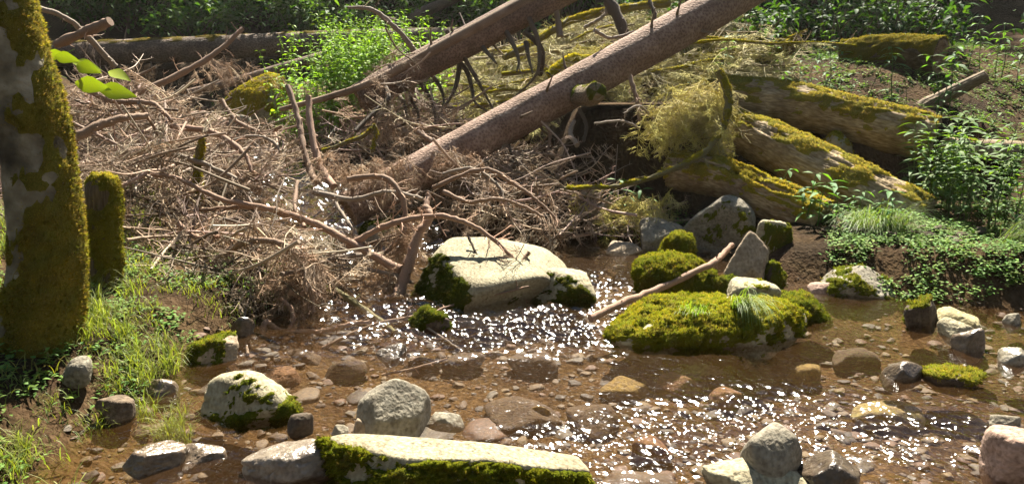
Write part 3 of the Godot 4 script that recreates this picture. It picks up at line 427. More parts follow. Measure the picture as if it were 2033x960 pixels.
	{"p": [Vector3(-1.759, 0.646, -6.900), Vector3(-1.368, 0.791, -6.850), Vector3(-1.240, 0.887, -6.800), Vector3(-1.252, 0.710, -6.750), Vector3(-1.263, 0.671, -6.700)], "r0": 0.0187, "r1": 0.0181, "col": Color(0.17,0.15,0.06), "tw": 6, "tl": 0.15, "moss": [0.00, Vector3(0.000, 0.200, 0.000), 0.008, Color(0.20,0.19,0.03), 9000], "label": "olive hooked branch above the dark gap"},
	{"p": [Vector3(-2.617, 0.728, -6.600), Vector3(-2.274, 0.824, -6.533), Vector3(-2.079, 0.787, -6.467), Vector3(-1.995, 0.708, -6.400)], "r0": 0.0179, "r1": 0.0130, "col": Color(0.30,0.25,0.20), "tw": 6, "tl": 0.20, "moss": [], "label": "pale arched twig on the heap's crest"},
	{"p": [Vector3(-1.398, 0.422, -5.700), Vector3(-1.244, 0.286, -5.500), Vector3(-1.115, 0.179, -5.300)], "r0": 0.0154, "r1": 0.0144, "col": Color(0.30,0.25,0.20), "tw": 2, "tl": 0.12, "moss": [], "label": "pale twig leaning over the brook"},
	{"p": [Vector3(-1.721, 0.528, -5.900), Vector3(-1.666, 0.382, -5.600), Vector3(-1.514, 0.292, -5.300)], "r0": 0.0160, "r1": 0.0144, "col": Color(0.30,0.205,0.145), "tw": 4, "tl": 0.15, "moss": [], "label": "brown twig hanging before the dark hollow"},
	{"p": [Vector3(-0.559, 0.573, -6.000), Vector3(-0.307, 0.629, -5.900), Vector3(-0.105, 0.504, -5.800), Vector3(-0.065, 0.402, -5.700)], "r0": 0.0162, "r1": 0.0116, "col": Color(0.30,0.25,0.20), "tw": 10, "tl": 0.18, "moss": [], "label": "grey branch tip in the brush below the great trunk"},
	{"p": [Vector3(-0.286, 0.350, -4.750), Vector3(-0.216, 0.213, -4.625), Vector3(-0.237, 0.116, -4.500)], "r0": 0.0096, "r1": 0.0061, "col": Color(0.11,0.085,0.06), "tw": 6, "tl": 0.10, "moss": [], "label": "thin dark twig hanging over the pale boulder"},
	{"p": [Vector3(0.110, 0.260, -4.700), Vector3(0.028, 0.153, -4.600), Vector3(0.075, 0.032, -4.500)], "r0": 0.0127, "r1": 0.0061, "col": Color(0.30,0.205,0.145), "tw": 24, "tl": 0.14, "moss": [], "label": "hanging twig cluster at the pale boulder's right"},
	{"p": [Vector3(0.459, 0.011, -4.120), Vector3(0.667, 0.048, -4.286), Vector3(0.895, 0.074, -4.452), Vector3(1.246, 0.181, -4.618), Vector3(1.387, 0.203, -4.784), Vector3(1.512, 0.244, -4.950)], "r0": 0.0251, "r1": 0.0184, "col": Color(0.38,0.25,0.18), "tw": 0, "tl": 0.10, "moss": [], "label": "long smooth stick leaning from the water onto the tan stone"},
	{"p": [Vector3(1.765, 1.382, -6.500), Vector3(1.832, 1.176, -6.414), Vector3(1.797, 0.972, -6.329), Vector3(1.680, 0.791, -6.243), Vector3(1.519, 0.676, -6.157), Vector3(1.175, 0.542, -6.071), Vector3(0.834, 0.472, -5.986), Vector3(0.419, 0.471, -5.900)], "r0": 0.0396, "r1": 0.0140, "col": Color(0.17,0.15,0.06), "tw": 30, "tl": 0.28, "moss": [-0.12, Vector3(0.000, 0.250, 0.000), 0.010, Color(0.20,0.19,0.03), 9000], "label": "mossy branch sweeping down from the right logs"},
	{"p": [Vector3(1.236, 0.957, -6.500), Vector3(1.091, 1.089, -6.450), Vector3(0.957, 1.029, -6.400)], "r0": 0.0132, "r1": 0.0087, "col": Color(0.30,0.25,0.20), "tw": 8, "tl": 0.12, "moss": [], "label": "bare crooked twig in front of the dark hollow"},
	{"p": [Vector3(1.090, 0.902, -6.400), Vector3(0.930, 0.970, -6.350), Vector3(0.691, 0.953, -6.300)], "r0": 0.0130, "r1": 0.0085, "col": Color(0.30,0.25,0.20), "tw": 6, "tl": 0.10, "moss": [], "label": "second bare twig before the dark hollow"},
	{"p": [Vector3(0.563, 0.932, -6.800), Vector3(0.521, 0.829, -6.700), Vector3(0.578, 0.737, -6.600)], "r0": 0.0184, "r1": 0.0268, "col": Color(0.30,0.25,0.20), "tw": 0, "tl": 0.10, "moss": [], "label": "pale root hanging under the great trunk"},
	{"p": [Vector3(0.615, 1.038, -6.900), Vector3(0.678, 0.887, -6.800), Vector3(0.640, 0.761, -6.700)], "r0": 0.0187, "r1": 0.0136, "col": Color(0.11,0.085,0.06), "tw": 0, "tl": 0.10, "moss": [], "label": "dark root hanging beside the pale root"},
	{"p": [Vector3(1.049, 1.333, -6.800), Vector3(1.094, 1.161, -6.700), Vector3(1.122, 0.949, -6.600)], "r0": 0.0230, "r1": 0.0134, "col": Color(0.30,0.205,0.145), "tw": 10, "tl": 0.16, "moss": [], "label": "reddish dead shoot below the great trunk"},
	{"p": [Vector3(-1.753, 2.004, -8.300), Vector3(-1.486, 1.978, -8.300), Vector3(-1.225, 1.771, -8.300), Vector3(-1.027, 1.519, -8.300)], "r0": 0.0169, "r1": 0.0337, "col": Color(0.30,0.25,0.20), "tw": 10, "tl": 0.30, "moss": [], "label": "thin branch rising above the nettles from the upper trunk"},
	{"p": [Vector3(-0.866, 0.823, -6.900), Vector3(-0.668, 0.733, -6.750), Vector3(-0.387, 0.683, -6.600)], "r0": 0.0234, "r1": 0.0179, "col": Color(0.30,0.205,0.145), "tw": 6, "tl": 0.20, "moss": [], "label": "brown branch resting on the foot of the great trunk"},
	{"p": [Vector3(1.394, 2.052, -7.900), Vector3(1.437, 1.850, -7.750), Vector3(1.389, 1.629, -7.600)], "r0": 0.0214, "r1": 0.0154, "col": Color(0.11,0.085,0.06), "tw": 8, "tl": 0.20, "moss": [], "label": "thin dark stem standing before the great trunk's upper part"},
	{"p": [Vector3(0.788, 1.742, -7.400), Vector3(0.966, 1.673, -7.450), Vector3(1.190, 1.736, -7.500)], "r0": 0.0200, "r1": 0.0102, "col": Color(0.30,0.25,0.20), "tw": 10, "tl": 0.20, "moss": [], "label": "thin grey branch lying over the great trunk"},
	{"p": [Vector3(-0.007, 0.823, -6.900), Vector3(-0.030, 0.699, -6.850), Vector3(0.025, 0.576, -6.800)], "r0": 0.0187, "r1": 0.0092, "col": Color(0.11,0.085,0.06), "tw": 8, "tl": 0.15, "moss": [], "label": "short dark branch under the great trunk's lower part"},
	{"p": [Vector3(0.296, 0.943, -6.950), Vector3(0.350, 0.788, -6.875), Vector3(0.316, 0.636, -6.800)], "r0": 0.0188, "r1": 0.0092, "col": Color(0.30,0.205,0.145), "tw": 8, "tl": 0.15, "moss": [], "label": "brown branch stub hanging under the great trunk"},
	{"p": [Vector3(-0.546, 0.891, -7.300), Vector3(-0.446, 0.788, -7.250), Vector3(-0.128, 0.899, -7.200)], "r0": 0.0247, "r1": 0.0146, "col": Color(0.11,0.085,0.06), "tw": 8, "tl": 0.20, "moss": [], "label": "dark bent branch between the two trunks"},
	{"p": [Vector3(-2.998, 0.905, -6.600), Vector3(-2.596, 0.865, -6.467), Vector3(-2.301, 0.716, -6.333), Vector3(-2.182, 0.564, -6.200)], "r0": 0.0313, "r1": 0.0168, "col": Color(0.38,0.25,0.18), "tw": 16, "tl": 0.30, "moss": [], "label": "bowed pinkish branch on the left flank of the heap"},
	{"p": [Vector3(-3.063, 0.769, -5.600), Vector3(-2.701, 0.811, -5.567), Vector3(-2.355, 0.740, -5.533), Vector3(-2.054, 0.613, -5.500)], "r0": 0.0265, "r1": 0.0149, "col": Color(0.30,0.25,0.20), "tw": 18, "tl": 0.30, "moss": [], "label": "grey bowed branch low on the left flank of the heap"},
	{"p": [Vector3(-2.919, 1.066, -7.600), Vector3(-2.736, 0.877, -7.467), Vector3(-2.450, 0.780, -7.333), Vector3(-2.207, 0.851, -7.200)], "r0": 0.0257, "r1": 0.0146, "col": Color(0.30,0.205,0.145), "tw": 14, "tl": 0.30, "moss": [], "label": "crooked branch before the yellow mossy boulder"},
	{"p": [Vector3(-3.691, 1.256, -6.500), Vector3(-3.413, 1.133, -6.433), Vector3(-3.041, 1.116, -6.367), Vector3(-2.858, 0.974, -6.300)], "r0": 0.0264, "r1": 0.0171, "col": Color(0.30,0.205,0.145), "tw": 18, "tl": 0.30, "moss": [], "label": "drooping branch behind the glowing leaves"},
	{"p": [Vector3(-1.953, 0.362, -4.700), Vector3(-1.989, 0.253, -4.600), Vector3(-1.930, 0.116, -4.500), Vector3(-1.806, 0.015, -4.400)], "r0": 0.0255, "r1": 0.0149, "col": Color(0.30,0.205,0.145), "tw": 20, "tl": 0.20, "moss": [], "label": "brown bough bending down at the heap's left front"},
	{"p": [Vector3(-2.263, 0.418, -4.900), Vector3(-2.126, 0.330, -4.833), Vector3(-1.914, 0.346, -4.767), Vector3(-1.633, 0.260, -4.700)], "r0": 0.0199, "r1": 0.0127, "col": Color(0.38,0.25,0.18), "tw": 16, "tl": 0.20, "moss": [], "label": "pinkish branch across the heap's front"},
	{"p": [Vector3(-1.523, 0.500, -5.600), Vector3(-1.212, 0.447, -5.567), Vector3(-0.936, 0.512, -5.533), Vector3(-0.668, 0.460, -5.500)], "r0": 0.0227, "r1": 0.0149, "col": Color(0.30,0.25,0.20), "tw": 20, "tl": 0.22, "moss": [], "label": "grey branch lying over the brook's mouth"},
	{"p": [Vector3(-0.534, 0.482, -5.700), Vector3(-0.335, 0.415, -5.633), Vector3(-0.063, 0.447, -5.567), Vector3(0.242, 0.325, -5.500)], "r0": 0.0193, "r1": 0.0112, "col": Color(0.30,0.205,0.145), "tw": 20, "tl": 0.20, "moss": [], "label": "brown branch in the brush right of the brook"},
	{"p": [Vector3(-0.097, 1.481, -8.900), Vector3(0.317, 1.694, -9.075), Vector3(0.682, 1.906, -9.250), Vector3(1.181, 2.031, -9.425), Vector3(1.944, 2.142, -9.600)], "r0": 0.0361, "r1": 0.0520, "col": Color(0.17,0.15,0.06), "tw": 20, "tl": 0.40, "moss": [-0.10, Vector3(0.000, 0.400, 0.000), 0.010, Color(0.20,0.19,0.03), 9000], "label": "long mossy branch across the bright slope"},
	{"p": [Vector3(0.126, 1.758, -8.200), Vector3(0.298, 1.602, -8.200), Vector3(0.332, 1.456, -8.200), Vector3(0.301, 1.298, -8.200)], "r0": 0.0333, "r1": 0.0222, "col": Color(0.11,0.085,0.06), "tw": 6, "tl": 0.20, "moss": [], "label": "dark curved branch hanging before the bright slope"},
	{"p": [Vector3(0.989, 2.059, -8.000), Vector3(1.106, 1.832, -7.900), Vector3(1.167, 1.607, -7.800)], "r0": 0.0650, "r1": 0.0475, "col": Color(0.11,0.085,0.06), "tw": 4, "tl": 0.20, "moss": [], "label": "thick dark stub crossing the bright slope"},
	{"p": [Vector3(0.453, 2.062, -8.400), Vector3(0.496, 1.877, -8.350), Vector3(0.517, 1.709, -8.300)], "r0": 0.0284, "r1": 0.0337, "col": Color(0.30,0.25,0.20), "tw": 4, "tl": 0.20, "moss": [], "label": "pale stub hanging under the upper trunk"},
	{"p": [Vector3(0.822, 1.815, -8.800), Vector3(1.053, 1.955, -8.850), Vector3(1.084, 2.068, -8.900)], "r0": 0.0238, "r1": 0.0181, "col": Color(0.30,0.25,0.20), "tw": 8, "tl": 0.20, "moss": [], "label": "pale forked branch on the bright slope"},
	{"p": [Vector3(0.408, 1.294, -8.400), Vector3(0.637, 1.466, -8.533), Vector3(0.846, 1.465, -8.667), Vector3(1.176, 1.498, -8.800)], "r0": 0.0455, "r1": 0.0357, "col": Color(0.17,0.15,0.06), "tw": 12, "tl": 0.25, "moss": [0.20, Vector3(0.000, 0.400, 0.000), 0.014, Color(0.28,0.27,0.03), 9000], "label": "yellow mossy branch lying on the bright slope"},
]
var HANGING := [
	[Vector3(-0.682, 1.756, -8.150), Vector3(-0.509, 1.498, -8.037), Vector3(-0.375, 1.280, -7.925), Vector3(-0.268, 1.105, -7.812), Vector3(-0.162, 0.918, -7.700)],
	[Vector3(-0.624, 1.498, -8.150), Vector3(-0.480, 1.354, -8.037), Vector3(-0.413, 1.151, -7.925), Vector3(-0.372, 1.028, -7.812), Vector3(-0.126, 0.878, -7.700)],
	[Vector3(-1.037, 1.300, -8.150), Vector3(-0.911, 1.148, -8.000), Vector3(-0.820, 1.000, -7.850), Vector3(-0.779, 0.775, -7.700)],
	[Vector3(-0.896, 1.342, -8.150), Vector3(-0.776, 1.221, -8.000), Vector3(-0.708, 1.072, -7.850), Vector3(-0.723, 0.949, -7.700)],
	[Vector3(-1.279, 1.162, -8.150), Vector3(-1.143, 1.037, -7.925), Vector3(-1.057, 0.816, -7.700)],
	[Vector3(-0.088, 1.792, -8.150), Vector3(0.018, 1.610, -8.000), Vector3(0.070, 1.458, -7.850), Vector3(0.048, 1.350, -7.700)],
	[Vector3(0.177, 1.893, -8.150), Vector3(0.271, 1.661, -8.037), Vector3(0.279, 1.407, -7.925), Vector3(0.204, 1.258, -7.812), Vector3(-0.033, 1.050, -7.700)],
	[Vector3(0.147, 1.643, -8.150), Vector3(0.174, 1.478, -7.925), Vector3(0.211, 1.331, -7.700)],
	[Vector3(-0.344, 1.633, -8.150), Vector3(-0.155, 1.430, -7.700)],
	[Vector3(-1.004, 1.300, -8.150), Vector3(-1.072, 1.096, -8.000), Vector3(-0.979, 0.923, -7.850), Vector3(-0.975, 0.806, -7.700)],
	[Vector3(-0.542, 1.561, -8.150), Vector3(-0.591, 1.200, -8.000), Vector3(-0.716, 0.974, -7.850), Vector3(-0.836, 0.755, -7.700)],
]
var LOGS := [
	{"name": "fallen_spruce", "p": [Vector3(-1.397, 0.236, -6.200), Vector3(-0.954, 0.451, -6.450), Vector3(-0.440, 0.701, -6.750), Vector3(0.884, 1.368, -7.300), Vector3(2.209, 2.062, -7.900), Vector3(4.501, 3.321, -9.200)], "r0": 0.150, "r1": 0.210, "mat": "bark", "c1": Color(0.23,0.165,0.125), "c2": Color(0.34,0.26,0.21), "rough": 0.045, "moss": [], "cat": "log", "label": "thick fallen spruce trunk slanting down from the upper right into the heap"},
	{"name": "fallen_spruce", "p": [Vector3(-1.571, 1.078, -7.750), Vector3(-1.130, 1.316, -7.900), Vector3(-0.407, 1.689, -8.150), Vector3(0.398, 2.113, -8.400), Vector3(2.220, 3.054, -9.200)], "r0": 0.150, "r1": 0.170, "mat": "bark", "c1": Color(0.15,0.11,0.08), "c2": Color(0.25,0.185,0.14), "rough": 0.050, "moss": [], "cat": "log", "label": "fallen trunk with a broken end and many hanging bent branches above the nettles"},
	{"name": "fallen_spruce", "p": [Vector3(-2.307, 0.988, -7.500), Vector3(-1.802, 1.116, -7.600), Vector3(-1.358, 1.271, -7.700), Vector3(-0.605, 1.670, -7.950), Vector3(0.284, 2.138, -8.250), Vector3(1.275, 2.648, -8.600)], "r0": 0.022, "r1": 0.075, "mat": "bark", "c1": Color(0.20,0.15,0.10), "c2": Color(0.33,0.26,0.19), "rough": 0.050, "moss": [], "cat": "log", "label": "thinner fallen stem lying along the top of the broken trunk"},
	{"name": "fallen_log", "p": [Vector3(-8.242, 1.529, -12.600), Vector3(-7.194, 1.546, -12.800), Vector3(-5.251, 1.630, -13.000), Vector3(-3.250, 1.732, -13.200), Vector3(-0.768, 1.816, -13.600)], "r0": 0.210, "r1": 0.190, "mat": "bark", "c1": Color(0.11,0.085,0.06), "c2": Color(0.19,0.155,0.11), "rough": 0.060, "moss": [-0.75, Vector3(0.000, 0.750, 0.000), 0.015, Color(0.10,0.085,0.035), 2500], "cat": "log", "label": "long dark log lying level across the far side"},
	{"name": "fallen_log", "p": [Vector3(-4.411, 1.020, -10.300), Vector3(-3.834, 1.171, -10.600), Vector3(-3.280, 1.344, -10.900), Vector3(-2.795, 1.498, -11.300)], "r0": 0.050, "r1": 0.075, "mat": "bark", "c1": Color(0.13,0.10,0.075), "c2": Color(0.22,0.17,0.13), "rough": 0.060, "moss": [], "cat": "log", "label": "slim log slanting up behind the yellow mossy boulder"},
	{"name": "fallen_log", "p": [Vector3(-8.617, 2.308, -15.000), Vector3(-8.138, 2.406, -15.400), Vector3(-7.607, 2.599, -16.000)], "r0": 0.090, "r1": 0.070, "mat": "bark", "c1": Color(0.16,0.13,0.09), "c2": Color(0.24,0.2,0.14), "rough": 0.060, "moss": [], "cat": "log", "label": "thin pale pole leaning high up in the dark wood"},
	{"name": "mossy_log", "p": [Vector3(2.038, 1.111, -7.500), Vector3(2.561, 1.065, -7.200), Vector3(3.139, 0.928, -6.850), Vector3(3.664, 0.792, -6.500)], "r0": 0.190, "r1": 0.205, "mat": "wood", "c1": Color(0.42,0.33,0.19), "c2": Color(0.27,0.20,0.11), "rough": 0.170, "moss": [-0.28, Vector3(0.000, 0.600, -0.100), 0.018, Color(0.19,0.175,0.05), 7500], "cat": "log", "label": "upper mossy rotten log with a torn hollow end at right"},
	{"name": "mossy_log", "p": [Vector3(1.874, 0.923, -7.200), Vector3(2.217, 0.773, -6.800), Vector3(2.704, 0.505, -6.250), Vector3(3.213, 0.202, -5.750)], "r0": 0.180, "r1": 0.235, "mat": "wood", "c1": Color(0.45,0.35,0.20), "c2": Color(0.29,0.215,0.12), "rough": 0.160, "moss": [-0.34, Vector3(0.000, 0.620, -0.100), 0.018, Color(0.20,0.185,0.05), 7500], "cat": "log", "label": "lower mossy rotten log running down to the right shore"},
	{"name": "mossy_log", "p": [Vector3(1.410, 0.527, -6.500), Vector3(1.722, 0.505, -6.250), Vector3(2.034, 0.395, -6.000), Vector3(2.430, 0.250, -5.700)], "r0": 0.150, "r1": 0.175, "mat": "wood", "c1": Color(0.42,0.32,0.18), "c2": Color(0.27,0.19,0.11), "rough": 0.240, "moss": [-0.22, Vector3(0.150, 0.500, 0.000), 0.024, Color(0.22,0.195,0.04), 7500], "cat": "log", "label": "short crumbling log with yellow moss behind the pale rocks"},
	{"name": "mossy_log", "p": [Vector3(3.992, 1.498, -9.300), Vector3(4.449, 1.544, -9.000), Vector3(4.810, 1.498, -8.600)], "r0": 0.170, "r1": 0.200, "mat": "wood", "c1": Color(0.17,0.12,0.07), "c2": Color(0.11,0.08,0.045), "rough": 0.120, "moss": [0.00, Vector3(0.000, 0.600, 0.000), 0.030, Color(0.12,0.11,0.022), 4000], "cat": "log", "label": "dark mossy log end high on the right bank"},
	{"name": "pale_log", "p": [Vector3(4.029, 0.684, -6.900), Vector3(4.469, 0.653, -7.000), Vector3(5.184, 0.609, -7.200), Vector3(6.337, 0.611, -7.600)], "r0": 0.090, "r1": 0.100, "mat": "wood", "c1": Color(0.42,0.33,0.22), "c2": Color(0.30,0.23,0.15), "rough": 0.080, "moss": [-0.75, Vector3(-0.400, 0.500, 0.000), 0.020, Color(0.20,0.19,0.03), 9000], "cat": "log", "label": "pale barkless log at the right edge behind the bushes"},
	{"name": "broken_snag", "p": [Vector3(4.099, 0.806, -8.000), Vector3(4.439, 1.049, -7.900), Vector3(4.799, 1.321, -7.700)], "r0": 0.110, "r1": 0.055, "mat": "wood", "c1": Color(0.30,0.235,0.16), "c2": Color(0.2,0.155,0.10), "rough": 0.220, "moss": [], "cat": "log", "label": "grey splintered snag pointing up on the right bank"},
	{"name": "pale_log", "p": [Vector3(5.670, 0.897, -9.000), Vector3(6.150, 0.975, -9.200), Vector3(6.899, 1.025, -9.400)], "r0": 0.060, "r1": 0.070, "mat": "wood", "c1": Color(0.34,0.28,0.2), "c2": Color(0.26,0.21,0.15), "rough": 0.100, "moss": [], "cat": "log", "label": "pale stick of timber among the leaves at the right edge"},
	{"name": "fallen_log", "p": [Vector3(-2.185, 2.035, -14.200), Vector3(-1.478, 2.386, -14.600), Vector3(-0.552, 2.842, -15.200)], "r0": 0.100, "r1": 0.100, "mat": "bark", "c1": Color(0.12,0.095,0.07), "c2": Color(0.18,0.145,0.11), "rough": 0.060, "moss": [], "cat": "log", "label": "dark leaning log in the shade behind the nettles"},
	{"name": "mossy_log", "p": [Vector3(3.160, 1.539, -9.200), Vector3(3.262, 1.612, -9.000), Vector3(3.322, 1.701, -8.900)], "r0": 0.100, "r1": 0.050, "mat": "wood", "c1": Color(0.2,0.15,0.08), "c2": Color(0.13,0.10,0.05), "rough": 0.200, "moss": [0.10, Vector3(0.000, 0.500, 0.000), 0.025, Color(0.20,0.19,0.03), 5000], "cat": "log", "label": "small mossy snag end in the dark behind the right logs"},
]
const TREE := [Vector3(-2.176, -0.052, -3.150), Vector3(-2.167, 0.176, -3.200), Vector3(-2.114, 0.509, -3.220), Vector3(-2.088, 0.806, -3.250), Vector3(-2.115, 1.203, -3.300), Vector3(-2.192, 1.609, -3.350), Vector3(-2.232, 1.984, -3.400), Vector3(-2.282, 2.594, -3.500), Vector3(-2.254, 3.500, -3.600)]
const POST := [Vector3(-2.304, 0.048, -3.950), Vector3(-2.265, 0.343, -3.950), Vector3(-2.235, 0.624, -3.970), Vector3(-2.224, 0.869, -4.000)]
const STUB := [Vector3(0.622, 1.146, -7.000), Vector3(0.698, 1.159, -6.750), Vector3(0.729, 1.203, -6.550)]
const NETTLES_AT := [Vector3(-2.396, 0.689, -9.000), Vector3(-2.264, 0.671, -9.200), Vector3(-2.011, 0.698, -8.900), Vector3(-1.914, 0.662, -9.300), Vector3(-1.690, 0.680, -9.100), Vector3(-1.556, 0.653, -9.400), Vector3(-1.338, 0.671, -9.200)]
const SPRIG := [Vector3(-2.299, 1.412, -3.600), Vector3(-2.185, 1.457, -3.700), Vector3(-2.129, 1.504, -3.700)]
var CLUMPS := [[Vector3(-1.580, 0.116, -4.500), 0.28, 0.18, 0.20, 110], [Vector3(-1.327, 0.146, -4.400), 0.16, 0.18, 0.12, 60], [Vector3(-1.804, 0.192, -4.700), 0.20, 0.12, 0.15, 40], [Vector3(-0.786, 0.361, -5.000), 0.08, 0.18, 0.10, 26], [Vector3(0.094, 0.123, -4.700), 0.06, 0.15, 0.06, 18], [Vector3(-1.739, -0.076, -4.200), 0.12, 0.06, 0.08, 34], [Vector3(-0.794, 0.039, -4.750), 0.10, 0.12, 0.08, 26], [Vector3(-0.506, 0.665, -6.400), 0.20, 0.08, 0.15, 34], [Vector3(-1.335, 0.606, -6.200), 0.25, 0.10, 0.20, 45], [Vector3(-0.956, 0.606, -6.200), 0.20, 0.08, 0.15, 25], [Vector3(-3.114, 1.404, -8.200), 0.30, 0.12, 0.20, 24]]
var MOSSY_CLUMPS := [[Vector3(1.661, 1.166, -6.600), 0.16, 0.14, 0.12, 120], [Vector3(1.364, 1.000, -6.500), 0.20, 0.14, 0.12, 60], [Vector3(1.761, 0.914, -6.500), 0.08, 0.15, 0.08, 40], [Vector3(0.997, 0.306, -6.200), 0.30, 0.10, 0.20, 60], [Vector3(0.956, 1.509, -8.900), 0.50, 0.20, 0.30, 60]]
const PLANTS_MID := [Vector3(3.048, 1.249, -8.100), Vector3(2.899, 1.204, -7.900), Vector3(3.153, 1.148, -8.000), Vector3(3.221, 1.126, -7.900), Vector3(3.395, 1.139, -8.200), Vector3(3.381, 1.101, -7.900), Vector3(3.218, 1.108, -8.300), Vector3(3.500, 1.055, -7.800), Vector3(3.565, 1.041, -7.600), Vector3(3.752, 0.973, -7.500), Vector3(3.874, 0.984, -7.700), Vector3(3.878, 0.956, -7.400), Vector3(2.554, 1.624, -9.000), Vector3(2.339, 1.454, -8.600), Vector3(4.235, 0.882, -7.400), Vector3(4.172, 0.875, -7.200), Vector3(4.135, 0.842, -7.300), Vector3(3.030, 1.453, -8.800), Vector3(3.672, 1.397, -8.800), Vector3(5.113, 1.453, -8.800), Vector3(5.517, 1.510, -9.000), Vector3(5.794, 1.624, -9.000), Vector3(5.680, 1.631, -9.500), Vector3(5.403, 1.346, -8.500), Vector3(5.637, 1.291, -8.500)]
const PLANTS_LOW := [Vector3(2.174, 0.449, -6.000), Vector3(2.276, 0.144, -5.600), Vector3(2.331, 0.176, -5.550), Vector3(2.495, 0.247, -5.500), Vector3(2.497, 0.264, -5.600), Vector3(2.605, 0.286, -5.500), Vector3(2.253, 0.172, -5.650), Vector3(1.943, 1.454, -8.600), Vector3(0.960, 0.131, -6.200), Vector3(0.888, 0.109, -6.300), Vector3(1.105, 0.154, -6.300), Vector3(2.684, 0.102, -5.300), Vector3(2.742, 0.039, -5.250)]
const GRASS_LEFT := [Vector3(-2.024, 0.200, -3.448), Vector3(-1.919, 0.200, -3.406), Vector3(-1.981, 0.200, -3.214), Vector3(-1.446, 0.200, -2.943), Vector3(-1.704, 0.200, -3.352), Vector3(-1.799, 0.200, -3.309), Vector3(-2.056, 0.200, -3.446), Vector3(-1.721, 0.200, -2.865), Vector3(-1.484, 0.200, -2.939), Vector3(-1.697, 0.200, -3.374), Vector3(-1.779, 0.200, -3.056), Vector3(-1.514, 0.200, -2.909), Vector3(-1.695, 0.200, -3.462), Vector3(-1.627, 0.200, -3.026), Vector3(-1.853, 0.200, -3.387), Vector3(-1.906, 0.200, -3.460), Vector3(-1.420, 0.200, -2.903), Vector3(-1.784, 0.200, -3.290), Vector3(-1.516, 0.200, -3.093), Vector3(-1.448, 0.200, -2.913), Vector3(-1.761, 0.200, -3.205), Vector3(-1.711, 0.200, -3.193), Vector3(-1.975, 0.200, -3.287), Vector3(-1.747, 0.200, -3.499), Vector3(-1.902, 0.200, -3.056), Vector3(-1.826, 0.200, -3.119), Vector3(-2.964, 0.200, -5.867), Vector3(-2.951, 0.200, -6.218), Vector3(-3.143, 0.200, -6.200), Vector3(-2.983, 0.200, -6.021), Vector3(-2.616, 0.200, -5.073), Vector3(-2.793, 0.200, -5.416), Vector3(-3.095, 0.200, -6.465), Vector3(-3.231, 0.200, -6.135), Vector3(-2.609, 0.200, -5.308), Vector3(-1.870, 0.200, -2.557), Vector3(-1.843, 0.200, -2.496), Vector3(-1.802, 0.200, -2.388), Vector3(-1.556, 0.200, -2.281), Vector3(-1.587, 0.200, -2.279), Vector3(-3.270, 0.200, -4.671), Vector3(-3.008, 0.200, -4.226), Vector3(-3.404, 0.200, -4.929), Vector3(-2.205, 0.200, -3.689), Vector3(-2.111, 0.200, -3.611), Vector3(-2.076, 0.200, -3.853)]
const ROCK_GRASS := [Vector3(1.242, 0.176, -3.840), Vector3(0.989, 0.134, -3.860)]
const RIGHT_GRASS := [Vector3(2.596, 0.064, -5.300), Vector3(2.758, 0.102, -5.300), Vector3(3.362, -0.136, -4.850)]

# ---------------------------------------------------------------- rocks and moss
func rock_mesh(seed_: int, half: Vector3, planes: int, sharp: float, rough: float, grid: int, col: Color, col2: Color, extra := []) -> ArrayMesh:
	var r := RandomNumberGenerator.new()
	r.seed = seed_
	var pn := PackedVector3Array()
	var pd := PackedFloat32Array()
	for i in planes:
		var d := Vector3(r.randfn(), r.randfn() * 0.8, r.randfn()).normalized()
		pn.append(d); pd.append(r.randf_range(0.66, 0.95))
	for a in [Vector3.RIGHT, Vector3.LEFT, Vector3.UP, Vector3.DOWN, Vector3.FORWARD, Vector3.BACK]:
		pn.append((a as Vector3 + Vector3(r.randfn(), r.randfn(), r.randfn()) * 0.35).normalized()); pd.append(r.randf_range(0.84, 1.0))
	for e in extra:
		pn.append((e[0] as Vector3).normalized()); pd.append(e[1])
	var off := Vector3(r.randf(), r.randf(), r.randf()) * 40.0
	var big := maxf(half.x, maxf(half.y, half.z))
	var mb := MB.new()
	var faces := [[Vector3.RIGHT, Vector3.UP, Vector3.BACK], [Vector3.LEFT, Vector3.UP, Vector3.FORWARD], [Vector3.UP, Vector3.BACK, Vector3.RIGHT], [Vector3.DOWN, Vector3.BACK, Vector3.LEFT], [Vector3.BACK, Vector3.UP, Vector3.LEFT], [Vector3.FORWARD, Vector3.UP, Vector3.RIGHT]]
	for f in faces:
		var first := mb.v.size()
		for i in grid + 1:
			for j in grid + 1:
				var a := tan((float(i) / grid - 0.5) * PI * 0.5)
				var b := tan((float(j) / grid - 0.5) * PI * 0.5)
				var u: Vector3 = (f[0] + f[1] * a + f[2] * b)
				u = u.normalized().snapped(Vector3.ONE * 0.00001)
				var s := pow(0.80, sharp)
				for k in pn.size():
					var q := u.dot(pn[k]) / pd[k]
					if q > 0.0: s += pow(q, sharp)
				var rr := pow(s, -1.0 / sharp)
				var p := Vector3(u.x * half.x, u.y * half.y, u.z * half.z) * rr
				var q3 := p / big + off
				var bump := n1.get_noise_3dv(q3 * 16.0) * 0.6 + n2.get_noise_3dv(Vector3(q3.x * 14.0, q3.y * 60.0, q3.z * 14.0)) * 0.5 + n2.get_noise_3dv(q3 * 75.0) * 0.3
				bump -= 0.9 * smoothstep(0.035, 0.0, absf(n1.get_noise_3dv(q3 * 7.0 + Vector3(5, 3, 1))))
				p += u * bump * rough * big
				var mixv := clampf(0.5 + n3.get_noise_3dv(q3 * 22.0) * 1.1, 0.0, 1.0)
				mb.vert(p, u, col.lerp(col2, mixv))
		for i in grid:
			for j in grid:
				var a := first + i * (grid + 1) + j
				var b := a + grid + 1
				mb.tri(a, a + 1, b); mb.tri(a + 1, b + 1, b)
	return mb.smooth()

